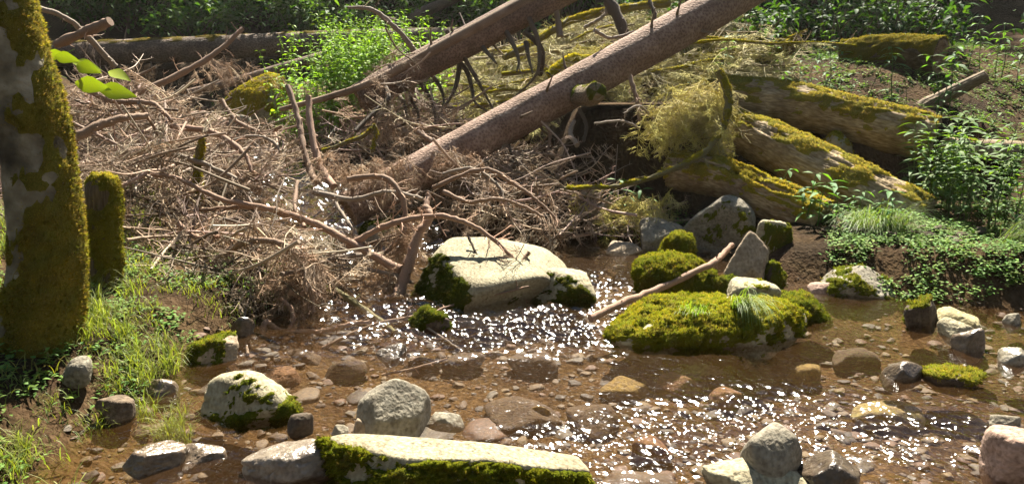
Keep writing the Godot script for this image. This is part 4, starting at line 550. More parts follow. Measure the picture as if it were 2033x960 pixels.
# a cushion of moss on a mesh: where = amount + noise + along . normal is above zero; tufts stand on it
func moss_on(o: MeshInstance3D, amount: float, along: Vector3, thick: float, col: Color, density: float, seed_: int, called := "moss", patch := 45.0, low := 0.0, level := 0.0) -> void:
	var arr := (o.mesh as ArrayMesh).surface_get_arrays(0)
	var v: PackedVector3Array = arr[Mesh.ARRAY_VERTEX]
	var n: PackedVector3Array = arr[Mesh.ARRAY_NORMAL]
	var ix: PackedInt32Array = arr[Mesh.ARRAY_INDEX]
	var r := RandomNumberGenerator.new()
	r.seed = seed_
	var b := o.global_transform.basis
	var org := o.global_transform.origin
	var mask := PackedFloat32Array()
	mask.resize(v.size())
	var mb := MB.new()
	for i in v.size():
		var w := b * v[i] + org
		var nn := (b * n[i]).normalized()
		var q := amount + n1.get_noise_3dv(w * patch) * 0.75 + n2.get_noise_3dv(w * patch * 3.0) * 0.35 + along.dot(nn)
		if low > 0.0: q += low * smoothstep(level + 0.5, level - 0.5, w.y)
		q += n3.get_noise_3dv(w * patch * 9.0) * 0.28
		var m := smoothstep(-0.22, 0.3, q)
		mask[i] = m
		var lump := 0.45 + 0.55 * n2.get_noise_3dv(w * 170.0) + 0.5 * n3.get_noise_3dv(w * 420.0)
		var k := 0.5 + 0.5 * clampf(n3.get_noise_3dv(w * 80.0) * 1.6, -1.0, 1.0)
		var dry := smoothstep(0.12, 0.5, n1.get_noise_3dv(w * 110.0 + Vector3(9, 4, 2)))
		var mc := col.lerp(Color(col.r * 1.45, col.g * 1.2, col.b * 0.9), k).lerp(Color(0.14, 0.105, 0.045), dry * 0.45)
		mb.vert(v[i] + n[i] * (thick * m * maxf(0.15, lump + 0.35) - 0.006 * (1.0 - m)), n[i], mc)
	var tuft := MB.new()
	for t in range(0, ix.size(), 3):
		var a := ix[t]
		var c := ix[t + 1]
		var d := ix[t + 2]
		if mask[a] + mask[c] + mask[d] <= 0.02: continue
		mb.tri(a, c, d)
		var area := (mb.v[c] - mb.v[a]).cross(mb.v[d] - mb.v[a]).length() * 0.5
		var want := area * density * (mask[a] + mask[c] + mask[d]) / 3.0
		var count := int(want) + (1 if r.randf() < want - int(want) else 0)
		for k in count:
			var x := r.randf()
			var y := r.randf() * (1.0 - x)
			var p := mb.v[a] * (1.0 - x - y) + mb.v[c] * x + mb.v[d] * y
			var up := (n[a] * 1.2 + Vector3(r.randfn(), r.randfn(), r.randfn()) * 0.45).normalized()
			var side := up.cross(Vector3(r.randfn(), r.randfn(), r.randfn())).normalized()
			var s := r.randf_range(0.6, 1.5)
			var q := r.randf_range(0.7, 1.35)
			var cc := mb.c[a] * q
			cc.r *= r.randf_range(0.9, 1.4)
			var across := side.cross(up)
			for e in 4:
				var g := e * 1.7 + r.randf()
				var out := side * cos(g) + across * sin(g)
				var d2 := (up + out * (0.15 + 0.18 * e)).normalized()
				var w := d2.cross(out + up * 0.3).normalized() * 0.0019 * s
				var foot := p + out * 0.003 * s - up * 0.002
				tuft.face(tuft.vert(foot - w, up, cc), tuft.vert(foot + w, up, cc), tuft.vert(foot + d2 * s * r.randf_range(0.007, 0.014), d2, Color(cc.r * 1.2, cc.g * 1.15, cc.b)))
	if mb.ix.is_empty(): return
	var shell := put(called, mb.smooth(), M.moss, o)
	tuft_count += tuft.ix.size() / 3
	if tuft.ix.size(): put("moss_tufts", tuft.mesh(), M.tuft, shell).set_meta("kind", "stuff")

# ---------------------------------------------------------------- terrain
func shore(x: float, z: float) -> float:
	# signed distance to the pool's edge, positive inside
	var best := 1e9
	var inside := false
	var m: int = SHORE.size()
	var j := m - 1
	var p := Vector2(x, z)
	for i in m:
		var a: Vector2 = SHORE[i]
		var b: Vector2 = SHORE[j]
		var e := b - a
		var w := p - a
		var q := w - e * clampf(w.dot(e) / e.length_squared(), 0.0, 1.0)
		best = minf(best, q.length_squared())
		if (a.y > z) != (b.y > z) and x < (b.x - a.x) * (z - a.y) / (b.y - a.y) + a.x: inside = not inside
		j = i
	return sqrt(best) if inside else -sqrt(best)

func brook(x: float, z: float) -> Array:
	# distance to the brook that comes down through the heap, and its water level there
	var best := 1e9
	var level := 0.0
	for i in BROOK.size() - 1:
		var a: Vector3 = BROOK[i]
		var b: Vector3 = BROOK[i + 1]
		var e := Vector2(b.x - a.x, b.z - a.z)
		var w := Vector2(x - a.x, z - a.z)
		var k := clampf(w.dot(e) / e.length_squared(), 0.0, 1.0)
		var d := (w - e * k).length()
		if d < best:
			best = d
			level = lerpf(a.y, b.y, k)
	return [best, level]

func ground(x: float, z: float) -> float:
	var d := -z
	var s := shore(x, z)
	var h := 0.0
	if s > 0.0:
		h = -minf(0.05 + 0.30 * s, 0.19)
		h += n1.get_noise_2d(x * 9.0, z * 9.0) * 0.03
	else:
		var o := -s
		var cap := 0.22 + 0.18 * smoothstep(-1.4, -3.5, x) + 0.10 * smoothstep(1.5, 3.5, x)
		h = -0.05 + minf(o * 0.75, cap) + 0.03 * minf(o, 3.0)
		h += maxf(0.0, d - 6.0) * 0.10 + maxf(0.0, d - 12.5) * 0.22
		h += smoothstep(0.6, 3.0, x) * clampf((d - 5.6) * 0.16, 0.0, 0.75)
		h += 0.28 * exp(-pow((x - 4.4) / 1.0, 2.0) - pow((z + 9.0) / 0.9, 2.0))
		h += 0.75 * exp(-pow((x - 1.0) / 1.7, 2.0) - pow((z + 10.4) / 1.5, 2.0))
		h += n1.get_noise_2d(x * 3.0, z * 3.0) * 0.10 * minf(1.0, o) + n2.get_noise_2d(x * 12.0, z * 12.0) * 0.03
		# steep undercut earth banks: under the great trunk and behind the right logs
		var wavy := 0.22 * n2.get_noise_2d(x * 9.0, 3.0) + 0.1 * n3.get_noise_2d(x * 30.0, 8.0)
		var k := smoothstep(0.35, 0.75, x) * smoothstep(2.15, 1.7, x) * smoothstep(5.9, 6.3, d)
		if k > 0.0: h = lerpf(h, lerpf(minf(h, 0.10), maxf(h, 1.02), smoothstep(6.95, 7.2, d + wavy)), k)
		k = smoothstep(2.45, 2.8, x) * smoothstep(4.9, 4.4, x) * smoothstep(5.7, 6.2, d)
		if k > 0.0: h = lerpf(h, lerpf(minf(h, 0.26), maxf(h, 0.92), smoothstep(6.95, 7.2, d + wavy)), k)
		h += smoothstep(14.0, 40.0, d) * 5.0
		h += smoothstep(5.0, 20.0, absf(x)) * 2.0
		if d > 4.5 and d < 13.0:
			var b := brook(x, z)
			var near: float = b[0]
			if near < 1.3: h = lerpf(minf(h, b[1] - 0.10), h, smoothstep(0.35, 1.3, near))
	return h

func make_ground() -> void:
	var xs := PackedFloat32Array()
	var zs := PackedFloat32Array()
	var x := -60.0
	while x <= 60.0:
		xs.append(x)
		x += 0.07 if absf(x) < 5.0 else (0.3 if absf(x) < 14.0 else 2.0)
	var z := 12.0
	while z >= -110.0:
		zs.append(z)
		z -= 0.07 if (z < -1.8 and z > -9.0) else (0.25 if (z < 0.0 and z > -20.0) else 1.5)
	var mb := MB.new()
	var bed := Color(0.105, 0.064, 0.028)
	var bed2 := Color(0.055, 0.034, 0.016)
	var soil := Color(0.045, 0.032, 0.020)
	var litter := Color(0.105, 0.072, 0.042)
	for zz in zs:
		for xx in xs:
			var h := ground(xx, zz)
			var k := clampf(0.5 + n3.get_noise_2d(xx * 14.0, zz * 14.0) * 1.2, 0.0, 1.0)
			var c := soil.lerp(litter, k)
			var wet := smoothstep(0.03, -0.03, h)
			c = c.lerp(bed2.lerp(bed, k), wet)
			mb.vert(Vector3(xx, h, zz), Vector3.UP, c)
	var w := xs.size()
	for i in zs.size() - 1:
		for j in w - 1:
			var a := i * w + j
			mb.tri(a, a + w, a + 1); mb.tri(a + 1, a + w, a + w + 1)
	var o := put("ground", mb.smooth(), M.soil)
	tag(o, "brown forest ground and stream bed", "ground", "", "structure")

# ---------------------------------------------------------------- water
func riffle(x: float, z: float) -> float:
	var a := 0.12
	for r in RIFFLES:
		var q := Vector2((x - r[0]) / r[2], (z - r[1]) / r[3])
		a += r[4] * exp(-q.length_squared())
	return a

func make_water() -> void:
	var f := FastNoiseLite.new()
	f.seed = 77; f.frequency = 1.0; f.noise_type = FastNoiseLite.TYPE_SIMPLEX_SMOOTH; f.fractal_octaves = 2
	var g := FastNoiseLite.new()
	g.seed = 78; g.frequency = 1.0; g.noise_type = FastNoiseLite.TYPE_SIMPLEX_SMOOTH; g.fractal_type = FastNoiseLite.FRACTAL_NONE
	var xs := PackedFloat32Array()
	var zs := PackedFloat32Array()
	var x := -5.0
	while x <= 8.0:
		xs.append(x)
		x += 0.0105 if (x > -2.4 and x < 3.2) else 0.07
	var z := 4.0
	while z >= -6.6:
		zs.append(z)
		z -= 0.0105 if (z < -2.2 and z > -5.9) else 0.07
	var mb := MB.new()
	var w := xs.size()
	for zz in zs:
		for xx in xs:
			var amp := riffle(xx, zz)
			var y := 0.0
			y += f.get_noise_2d(xx * 3.2 + zz * 0.8, zz * 4.5) * 0.008 * amp
			y += f.get_noise_2d(xx * 12.0 - 3.0 * zz, zz * 15.0 + 30.0) * 0.0078 * amp
			y += g.get_noise_2d(xx * 24.0 + 60.0, zz * 30.0) * 0.0042 * amp * (0.6 + 0.5 * f.get_noise_2d(xx * 2.0 + 9.0, zz * 2.0))
			mb.vert(Vector3(xx, y, zz), Vector3.UP, Color.WHITE)
	for i in zs.size() - 1:
		for j in w - 1:
			var a := i * w + j
			mb.tri(a, a + w, a + 1); mb.tri(a + 1, a + w, a + w + 1)
	var o := put("stream_water", mb.smooth(), M.water)
	tag(o, "clear shallow stream water with sun glints", "water", "", "structure")
	# the brook that runs down through the brushwood
	var pts := spline(BROOK, 36)
	mb = MB.new()
	for i in pts.size():
		var t := (pts[mini(i + 1, pts.size() - 1)] - pts[maxi(i - 1, 0)])
		var s := Vector3(-t.z, 0, t.x).normalized()
		for j in 41:
			var k := (float(j) / 40.0 - 0.5) * 1.5
			var p := pts[i] + s * k
			p.y += f.get_noise_2d(p.x * 6.0, p.z * 6.0) * 0.045 + g.get_noise_2d(p.x * 16.0, p.z * 16.0) * 0.016
			mb.vert(p, Vector3.UP, Color.WHITE)
	for i in pts.size() - 1:
		for j in 40:
			var a := i * 41 + j
			mb.tri(a, a + 1, a + 41); mb.tri(a + 1, a + 42, a + 41)
	o = put("brook_water", mb.smooth(), M.water)
	tag(o, "tumbling water of the brook above the brushwood", "water", "", "structure")

# ---------------------------------------------------------------- logs and branches
# a log: bark tube with uneven outline, a broken face at each end; returns the thing
func make_log(called: String, pts: Array, r0: float, r1: float, m: Material, col: Color, col2: Color, rough: float, seed_: int, sides := 64) -> Node3D:
	var c := spline(pts, 18)
	var o := base(called, c[0])
	var mb := MB.new()
	var loc := PackedVector3Array()
	for p in c: loc.append(p - c[0])
	var count := loc.size()
	var side := Vector3.ZERO
	var along := 0.0
	var off := Vector3(seed_ * 1.7, seed_ * 0.9, 0)
	for i in count:
		var t := (loc[mini(i + 1, count - 1)] - loc[maxi(i - 1, 0)]).normalized()
		if side == Vector3.ZERO: side = t.cross(Vector3.UP).normalized()
		side = (side - t * side.dot(t)).normalized()
		var up := t.cross(side)
		if i > 0: along += loc[i].distance_to(loc[i - 1])
		var r := lerpf(r0, r1, float(i) / (count - 1))
		for j in sides + 1:
			var a := TAU * float(j % sides) / sides
			var d := side * cos(a) + up * sin(a)
			var q := loc[i] + d * r + off
			# grooves run along the trunk; broad bumps are knots and hollows
			var bump := n1.get_noise_3dv(q * 22.0) * 0.7 + n2.get_noise_3dv(Vector3(cos(a), sin(a), along * 0.12) * 32.0 + off) * 0.5 + n3.get_noise_3dv(q * 120.0) * 0.25
			# long checks where the wood has split
			var split := absf(n1.get_noise_3dv(Vector3(cos(a) * 14.0, sin(a) * 14.0, along * 3.0) + off))
			if m == M.wood: bump -= 1.3 * smoothstep(0.05, 0.0, split)
			var k := clampf(0.5 + n3.get_noise_3dv(q * 45.0) * 1.1, 0.0, 1.0)
			mb.vert(loc[i] + d * r * (1.0 + bump * rough), d, col.lerp(col2, k), Vector2(float(j) / sides, along / (TAU * r0) * 2.0))
	for i in count - 1:
		for j in sides:
			var a := i * (sides + 1) + j
			mb.tri(a, a + sides + 1, a + 1); mb.tri(a + 1, a + sides + 1, a + sides + 2)
	put("bark", mb.smooth(), m, o)
	for e in 2:
		var i := 0 if e == 0 else count - 1
		var t := (loc[0] - loc[1]).normalized() if e == 0 else (loc[count - 1] - loc[count - 2]).normalized()
		var cap := MB.new()
		var rings := 5
		for q in rings + 1:
			for j in sides:
				var edge := mb.v[i * (sides + 1) + j]
				var k := float(q) / rings
				var p := loc[i].lerp(edge, k)
				var jag := n2.get_noise_3dv((p + off) * 300.0) * 0.2 + n1.get_noise_3dv((p + off) * 100.0) * 0.25
				cap.vert(p + t * (jag * r1 * (1.0 if q < rings else 0.0) - 0.02 * r1), t, Color(0.20, 0.125, 0.07).lerp(Color(0.33, 0.23, 0.14), 0.5 + 0.5 * sin(k * 18.0)), Vector2(float(j) / sides, k))
		for q in rings:
			for j in sides:
				var a := q * sides + j
				var b := q * sides + (j + 1) % sides
				cap.tri(a, a + sides, b); cap.tri(b, a + sides, b + sides)
		put("broken_end", cap.smooth(), M.wood, o)
	return o

func twigs_on(mb: MB, pts: PackedVector3Array, r: float, count: int, length: float, col: Color, from := 0.15) -> void:
	for i in count:
		var k := rng.randf_range(from, 0.98)
		var a := k * (pts.size() - 1)
		var i0 := mini(int(a), pts.size() - 2)
		var p := pts[i0].lerp(pts[i0 + 1], a - i0)
		var t := (pts[i0 + 1] - pts[i0]).normalized()
		var side := t.cross(rv()).normalized()
		var d := (t * rng.randf_range(0.15, 0.8) + side).normalized()
		var l := length * rng.randf_range(0.3, 1.0) * (1.15 - k * 0.6)
		var e := p + d * l + Vector3(0, -l * rng.randf_range(-0.1, 0.3), 0)
		mb.twig(p, e, rv(l * 0.08), minf(r * 0.4, 0.0045), tint(col, 0.25))
		for j in rng.randi_range(0, 4):
			var q := p.lerp(e, rng.randf_range(0.3, 0.95))
			mb.twig(q, q + (d + rv(0.9)).normalized() * l * rng.randf_range(0.2, 0.45), rv(l * 0.03), minf(r * 0.25, 0.0022), tint(col, 0.25))

# one dead branch: stem, and its twigs as a part
func make_branch(called: String, pts: Array, r0: float, r1: float, col: Color, twigs: int, twig_length: float, smooth_each := 5) -> Node3D:
	var o := base(called, pts[0])
	var loc := []
	for p in pts: loc.append(p - pts[0])
	var c := spline(loc, smooth_each)
	for i in range(1, c.size() - 1): c[i] += rv(minf(r0, 0.02) * 0.22)
	var mb := MB.new()
	var rad := ramp(c.size(), r0, r1)
	for i in rad.size(): rad[i] *= 1.0 + rng.randf_range(-0.16, 0.16)
	mb.tube(c, rad, 9 if r0 > 0.006 else 6, col, tint(col, 0.15))
	# snags where side shoots broke off
	for i in int(4 + 20 * r0 * 10.0):
		var k := rng.randi_range(0, c.size() - 2)
		var t := (c[k + 1] - c[k]).normalized()
		var d := (t.cross(rv()).normalized() + t * 0.5).normalized()
		var p := c[k].lerp(c[k + 1], rng.randf())
		mb.twig(p, p + d * (rad[k] + rng.randf_range(0.006, 0.03)), Vector3.ZERO, rad[k] * 0.35, col)
	put("stem", mb.mesh(), M.branch, o)
	if twigs > 0:
		var tw := MB.new()
		twigs_on(tw, c, r0, twigs, twig_length, Color(col.r * 0.85, col.g * 0.78, col.b * 0.72))
		put("twigs", tw.mesh(), M.twig, o).set_meta("kind", "stuff")
	return o

# a spray of dead spruce twigs, about 0.4 m long, that lies along +x
func make_spray(col: Color, needles: int) -> ArrayMesh:
	var mb := MB.new()
	var bend := rng.randf_range(-0.06, 0.12)
	var main := PackedVector3Array()
	for i in 7:
		var k := i / 6.0
		main.append(Vector3(k * 0.42, -bend * k * k, 0.02 * sin(k * 5.0)))
	mb.tube(main, ramp(7, 0.0045, 0.0014), 4, col, col)
	for i in 20:
		var k := rng.randf_range(0.08, 0.97)
		var p := Vector3(k * 0.42, -bend * k * k, 0.02 * sin(k * 5.0))
		var side := -1.0 if i % 2 else 1.0
		var l := 0.19 * (1.05 - k * 0.75) * rng.randf_range(0.5, 1.1)
		var d := Vector3(rng.randf_range(0.35, 0.9), rng.randf_range(-0.55, 0.3), side).normalized()
		var e := p + d * l + Vector3(0, -0.25 * l, 0)
		mb.twig(p, e, rv(0.012), 0.0027, tint(col, 0.3, 0.08))
		for j in 4:
			var q := p.lerp(e, rng.randf_range(0.2, 1.0))
			mb.twig(q, q + (d + rv(0.9)).normalized() * l * 0.45, rv(0.005), 0.0019, tint(col, 0.3, 0.08))
		for j in needles:
			var q := p.lerp(e, rng.randf())
			var nd := (d * 0.6 + rv(1.0)).normalized()
			var s := nd.cross(rv()).normalized() * 0.0009
			var cc := tint(col, 0.35, 0.1)
			var a := mb.vert(q - s, Vector3.UP, cc)
			var b := mb.vert(q + s, Vector3.UP, cc)
			var t := mb.vert(q + nd * 0.016, Vector3.UP, cc)
			mb.face(a, b, t)
	return mb.mesh()

# ---------------------------------------------------------------- plants
# an upright herb: stem with leaf pairs; kind 0 nettle, 1 balsam-like with long leaves in whorls
func make_herb(kind: int, height: float, col: Color, lean: Vector3) -> Dictionary:
	var sm := MB.new()
	var lm := MB.new()
	var pts := PackedVector3Array()
	for i in 7:
		var k := i / 6.0
		pts.append(Vector3.UP * height * k + lean * k * k * height + Vector3(sin(k * 6.0), 0, cos(k * 7.0)) * 0.008)
	sm.tube(pts, ramp(7, 0.005 if kind == 0 else 0.006, 0.0018), 5, Color(col.r * 0.9, col.g * 0.75, col.b * 0.7), col)
	var nodes := int(height / 0.075)
	for i in nodes:
		var k := (i + 1.0) / nodes
		if k < 0.22: continue
		var a := k * 6
		var i0 := mini(int(a), 5)
		var p := pts[i0].lerp(pts[i0 + 1], a - i0)
		var per := 2 if kind == 0 else 3
		var turn := i * (PI / 2 if kind == 0 else 1.1) + rng.randf() * 0.5
		for j in per:
			var b := turn + TAU * j / per + rng.randf_range(-0.25, 0.25)
			var dir := Vector3(cos(b), rng.randf_range(0.05, 0.5), sin(b)).normalized()
			var l: float
			var w: float
			if kind == 0:
				l = 0.12 * (1.0 - 0.62 * k * k) * rng.randf_range(0.8, 1.2); w = l * 0.55
			else:
				l = 0.125 * (1.0 - 0.3 * absf(k - 0.7)) * rng.randf_range(0.7, 1.15); w = l * 0.33
			var q := p + dir * 0.02
			sm.twig(p, q, Vector3.ZERO, 0.0012, col)
			lm.leaf(q, dir, Vector3.UP + rv(0.3), l, w, rng.randf_range(0.25, 0.75), tint(col, 0.22, 0.12), 4, 0.22, 0.35 if kind == 0 else 0.5)
	if kind == 0:
		for i in 14:
			var k := rng.randf_range(0.75, 1.0)
			var p := pts[5].lerp(pts[6], (k - 0.75) * 4.0)
			lm.leaf(p, Vector3(rng.randfn(), -0.3, rng.randfn()), Vector3.UP, 0.03, 0.008, 0.6, tint(col, 0.2), 2)
	return {"stem": sm.mesh(), "leaves": lm.mesh()}

func make_grass(count: int, length: float, spread: float, droop: float, col: Color, toward := Vector3.ZERO, width := 0.005) -> ArrayMesh:
	var mb := MB.new()
	for i in count:
		var a := rng.randf() * TAU
		var p := Vector3(cos(a), 0, sin(a)) * spread * sqrt(rng.randf())
		var d := (Vector3.UP + rv(0.35) + toward * rng.randf_range(0.5, 1.2)).normalized()
		mb.blade(p, d, length * rng.randf_range(0.5, 1.1), width * rng.randf_range(0.7, 1.3), droop * rng.randf_range(0.5, 1.5), tint(col, 0.28, 0.15), 5)
	return mb.mesh()

# a low cluster of small round leaves for ground cover
func make_cover(col: Color) -> ArrayMesh:
	var mb := MB.new()
	for i in 12:
		var a := rng.randf() * TAU
		var d := Vector3(cos(a), rng.randf_range(0.1, 0.9), sin(a)).normalized()
		var p := Vector3(rng.randfn() * 0.02, rng.randf_range(0.0, 0.05), rng.randfn() * 0.02)
		mb.leaf(p, d, Vector3.UP, rng.randf_range(0.016, 0.036), rng.randf_range(0.009, 0.019), 0.4, tint(col, 0.3, 0.12), 3, 0.2)
	return mb.mesh()

# a spruce bough about 1 m long, along +x, hanging needled side shoots
func make_bough(col: Color) -> MB:
	var mb := MB.new()
	var bark := Color(0.06, 0.042, 0.03)
	mb.tube(PackedVector3Array([Vector3.ZERO, Vector3(0.35, -0.05, 0), Vector3(0.7, -0.08, 0), Vector3(1.0, -0.02, 0)]), ramp(4, 0.016, 0.004), 4, bark, bark)
	for i in 18:
		var k := (i + 1.0) / 19.0
		var side := -1.0 if i % 2 else 1.0
		var l := (0.42 * (1.0 - k) + 0.10) * rng.randf_range(0.75, 1.15)
		var p := Vector3(k, -0.08 * sin(k * PI), 0)
		var d := Vector3(0.75, rng.randf_range(-0.5, -0.1), side).normalized()
		for j in int(l * 40.0):
			var q := p + d * l * rng.randf() + rv(0.012)
			var nd := (d * 0.7 + rv(0.9)).normalized()
			var s := nd.cross(rv()).normalized() * 0.012
			var cc := tint(col, 0.35, 0.1)
			var a := mb.vert(q - s, Vector3.UP, cc)
			var b := mb.vert(q + s, Vector3.UP, cc)
			var t := mb.vert(q + nd * 0.075 + Vector3(0, -0.01, 0), Vector3.UP, cc)
			mb.face(a, b, t)
	return mb

func make_spruce(at: Vector3, height: float, r: float, crown_from: float, reach: float, label: String) -> void:
	var o := base("spruce_tree", at)
	tag(o, label, "tree", "spruces around the clearing")
	var mb := MB.new()
	var pts := PackedVector3Array()
	var lean := Vector3(rng.randfn(), 0, rng.randfn()) * 0.02
	for i in 12:
		var k := i / 11.0
		pts.append(Vector3.UP * height * k + lean * height * k * k - Vector3.UP * (0.3 if i == 0 else 0.0))
	var rad := ramp(12, r, r * 0.15)
	rad[0] = r * 1.35
	mb.tube(pts, rad, 14, Color(0.10, 0.075, 0.06), Color(0.12, 0.09, 0.07), 0.12, n2, 1.0)
	var h := 0.8
	while h < crown_from:
		var a := rng.randf() * TAU
		var d := Vector3(cos(a), rng.randf_range(-0.3, 0.2), sin(a))
		var l := rng.randf_range(0.3, 1.3)
		var p := Vector3.UP * h + lean * height * (h / height) * (h / height)
		mb.twig(p, p + d * l, Vector3(0, -0.05, 0), 0.012, Color(0.07, 0.055, 0.045))
		h += rng.randf_range(0.12, 0.4)
	put("trunk", mb.mesh(), M.bark, o)
	var c := put("crown", SH.crowns[rng.randi() % 4], M.needle, o)
	c.position = Vector3.UP * crown_from + lean * height * 0.25
	c.scale = Vector3(reach, height - crown_from, reach)
	c.rotation.y = rng.randf() * TAU

# a spruce crown one metre high and reaching one metre, made of hanging boughs
func make_crown() -> ArrayMesh:
	var mb := MB.new()
	var here := []
	for w in 20:
		var k := (w + rng.randf_range(-0.3, 0.3)) / 20.0
		k = clampf(k, 0.0, 0.99)
		var l := (pow(1.0 - k, 0.8) * 0.95 + 0.08) * (0.7 + 0.3 * minf(1.0, k * 6.0))
		for j in 7:
			var a := TAU * j / 7 + rng.randf() * 0.9
			var s := l * rng.randf_range(0.7, 1.15)
			var b := Basis(Vector3.UP, a) * Basis(Vector3.RIGHT, rng.randf_range(-0.3, 0.3))
			var drop := rng.randf_range(-0.10, 0.0)
			var q := rng.randf_range(0.7, 1.2)
			var first := mb.v.size()
			for i in SH.bough.v.size():
				var p: Vector3 = SH.bough.v[i]
				var t := b * (p * s)
				mb.vert(Vector3(t.x, k + t.y * 0.25 + drop * p.x * l, t.z), SH.bough.n[i], SH.bough.c[i] * q)
			for i in SH.bough.ix: mb.ix.append(first + i)
	return mb.mesh()

# a leafy bush or low broadleaf tree: stems, and a crown of many leaves
func make_bush(called: String, at: Vector3, size: Vector3, leaves: int, leaf_size: float, col: Color, label: String, group: String, category := "bush") -> Node3D:
	var o := base(called, at)
	tag(o, label, category, group)
	var mb := MB.new()
	var ends := []
	for i in 9:
		var d := Vector3(rng.randfn() * size.x * 0.45, size.y * rng.randf_range(0.5, 1.0), rng.randfn() * size.z * 0.45)
		var mid := d * 0.5 + rv(0.12)
		mb.tube(spline([Vector3(0, -0.1, 0), mid, d], 4), ramp(9, 0.02, 0.004), 5, Color(0.10, 0.08, 0.055), Color(0.10, 0.09, 0.05))
		for j in 4: ends.append(Vector3.ZERO.lerp(mid, 0.6).lerp(d, rng.randf_range(0.2, 1.0)))
		ends.append(d)
	put("stems", mb.mesh(), M.twig, o)
	var lm := MB.new()
	for i in leaves:
		var e: Vector3 = ends[rng.randi() % ends.size()]
		var p := e + Vector3(rng.randfn() * size.x, rng.randfn() * size.y * 0.8, rng.randfn() * size.z) * 0.2
		if p.y < 0.03: continue
		var b := Basis.from_euler(Vector3(rng.randf_range(-0.5, 0.5), rng.randf() * TAU, rng.randf_range(-0.7, 0.4)))
		var s := leaf_size * rng.randf_range(0.6, 1.3)
		lm.leaf(p, b.x, b.y, s, s * 0.5, 0.3, tint(col, 0.35, 0.15), 3)
	put("crown", lm.mesh(), M.leaf, o)
	return o

# ---------------------------------------------------------------- the brushwood heap
func heap(x: float, z: float) -> float:
	var t := 0.0
	for e in [[-2.0, -6.7, 2.1, 2.3, 0.60], [0.15, -6.2, 1.2, 0.8, 0.34], [-1.45, -4.75, 0.68, 0.55, 0.40], [-2.6, -9.0, 1.8, 1.6, 0.25], [-4.4, -7.4, 1.6, 1.9, 0.40], [-0.9, -7.6, 1.1, 1.2, 0.35]]:
		var q := Vector2((x - e[0]) / e[2], (z - e[1]) / e[3])
		t += e[4] * maxf(0.0, 1.0 - q.length_squared())
	# the dark hollow over the brook's mouth stays open
	var gap := Vector2((x + 1.45) / 1.15, (z + 5.8) / 0.75).length_squared()
	if gap < 1.0: return 0.0
	return t * (1.05 + 1.5 * n2.get_noise_2d(x * 8.0, z * 8.0))

const HEAP_MARKS := [[-3.4, 5.2, "behind the left tree"], [-2.6, 5.2, "beside the mossy post"], [-2.0, 5.6, "around the upright mossy stick"], [-1.4, 4.7, "in the drooping front clump"], [-1.6, 6.0, "under the two leaning sticks"], [-3.0, 6.4, "left of the brook"], [-2.6, 7.6, "in front of the pinkish stone"], [-1.0, 6.6, "at the foot of the great trunk"], [-0.2, 6.0, "behind the large pale boulder"], [0.7, 6.2, "left of the back shore rocks"], [-1.2, 7.8, "below the broken trunk end"], [-3.3, 9.0, "below the far log"], [-2.0, 8.8, "near the yellow mossy boulder"]]
const SLOPE_MARKS := [[0.0, 9.0, "below the broken trunk"], [0.8, 9.0, "just above the great trunk"], [0.5, 10.2, "between the trunks"], [1.6, 9.8, "right of the dark stub"], [2.4, 9.6, "behind the great trunk"], [1.6, 10.8, "at the top of the frame"], [2.5, 10.8, "at the slope's shaded upper end"]]
const WOOD_MARKS := [[-9.5, 16.0, "behind the left tree"], [-6.0, 16.5, "above the far log's left half"], [-3.5, 16.0, "above the far log's right half"], [-1.0, 16.5, "behind the nettles"], [2.0, 16.5, "behind the bright slope"], [5.5, 16.5, "behind the right bank"], [9.5, 16.5, "beyond the right edge of the clearing"], [-9.0, 22.0, "far back at the left"], [-3.0, 22.0, "far back behind the far log"], [3.0, 22.0, "far back behind the great trunk"], [9.0, 22.0, "far back at the right"], [-14.0, 28.0, "deep in the wood at the far left"], [-4.0, 30.0, "deep in the wood left of the middle"], [5.0, 30.0, "deep in the wood right of the middle"], [14.0, 28.0, "deep in the wood at the far right"], [-18.0, 20.0, "outside the frame at the left"], [18.0, 20.0, "outside the frame at the right"]]
const BANK_MARKS := [[2.6, 9.6, "beside the great trunk"], [3.0, 8.0, "behind the upper mossy log"], [3.8, 7.6, "above the torn end of the upper log"], [4.2, 7.2, "beside the splintered snag"], [4.6, 9.0, "right of the dark mossy log end"], [3.8, 9.4, "left of the dark mossy log end"], [5.6, 9.0, "at the right edge of the frame"], [4.0, 11.5, "high in the shade"], [6.5, 11.5, "high in the right corner"], [3.4, 8.8, "in front of the small mossy snag"]]
const NETTLE_MARKS := [[-2.5, 9.3, "at its left edge"], [-2.2, 9.0, "beside the yellow mossy boulder"], [-1.9, 9.8, "at its back under the far log"], [-1.8, 9.0, "at its front"], [-1.4, 9.0, "just above the broken trunk"], [-1.3, 9.6, "at its right edge"], [-1.85, 9.4, "in its middle"]]
const THICKET_MARKS := [[3.4, 5.2, "at its left front"], [3.6, 6.0, "beside the lower log's end"], [4.2, 5.1, "at its front"], [4.2, 5.8, "in its middle"], [4.9, 5.2, "at the right edge of the frame"], [4.9, 5.9, "behind the front plants at right"], [4.2, 6.4, "under the pale barkless log"]]

func random_branch(at: Vector3, length: float, r: float, col: Color, heading: float, rise: float) -> Array:
	var d := Vector3(cos(heading), rise, sin(heading)).normalized()
	var bend := Vector3(-d.z, rng.randf_range(-0.6, 0.9), d.x) * rng.randf_range(-0.28, 0.28)
	var pts := []
	for i in 5:
		var k := i / 4.0
		pts.append(at + d * length * (k - 0.5) + bend * length * (k - 0.5) * (k - 0.5) * 2.0 + rv(length * 0.025))
	return pts

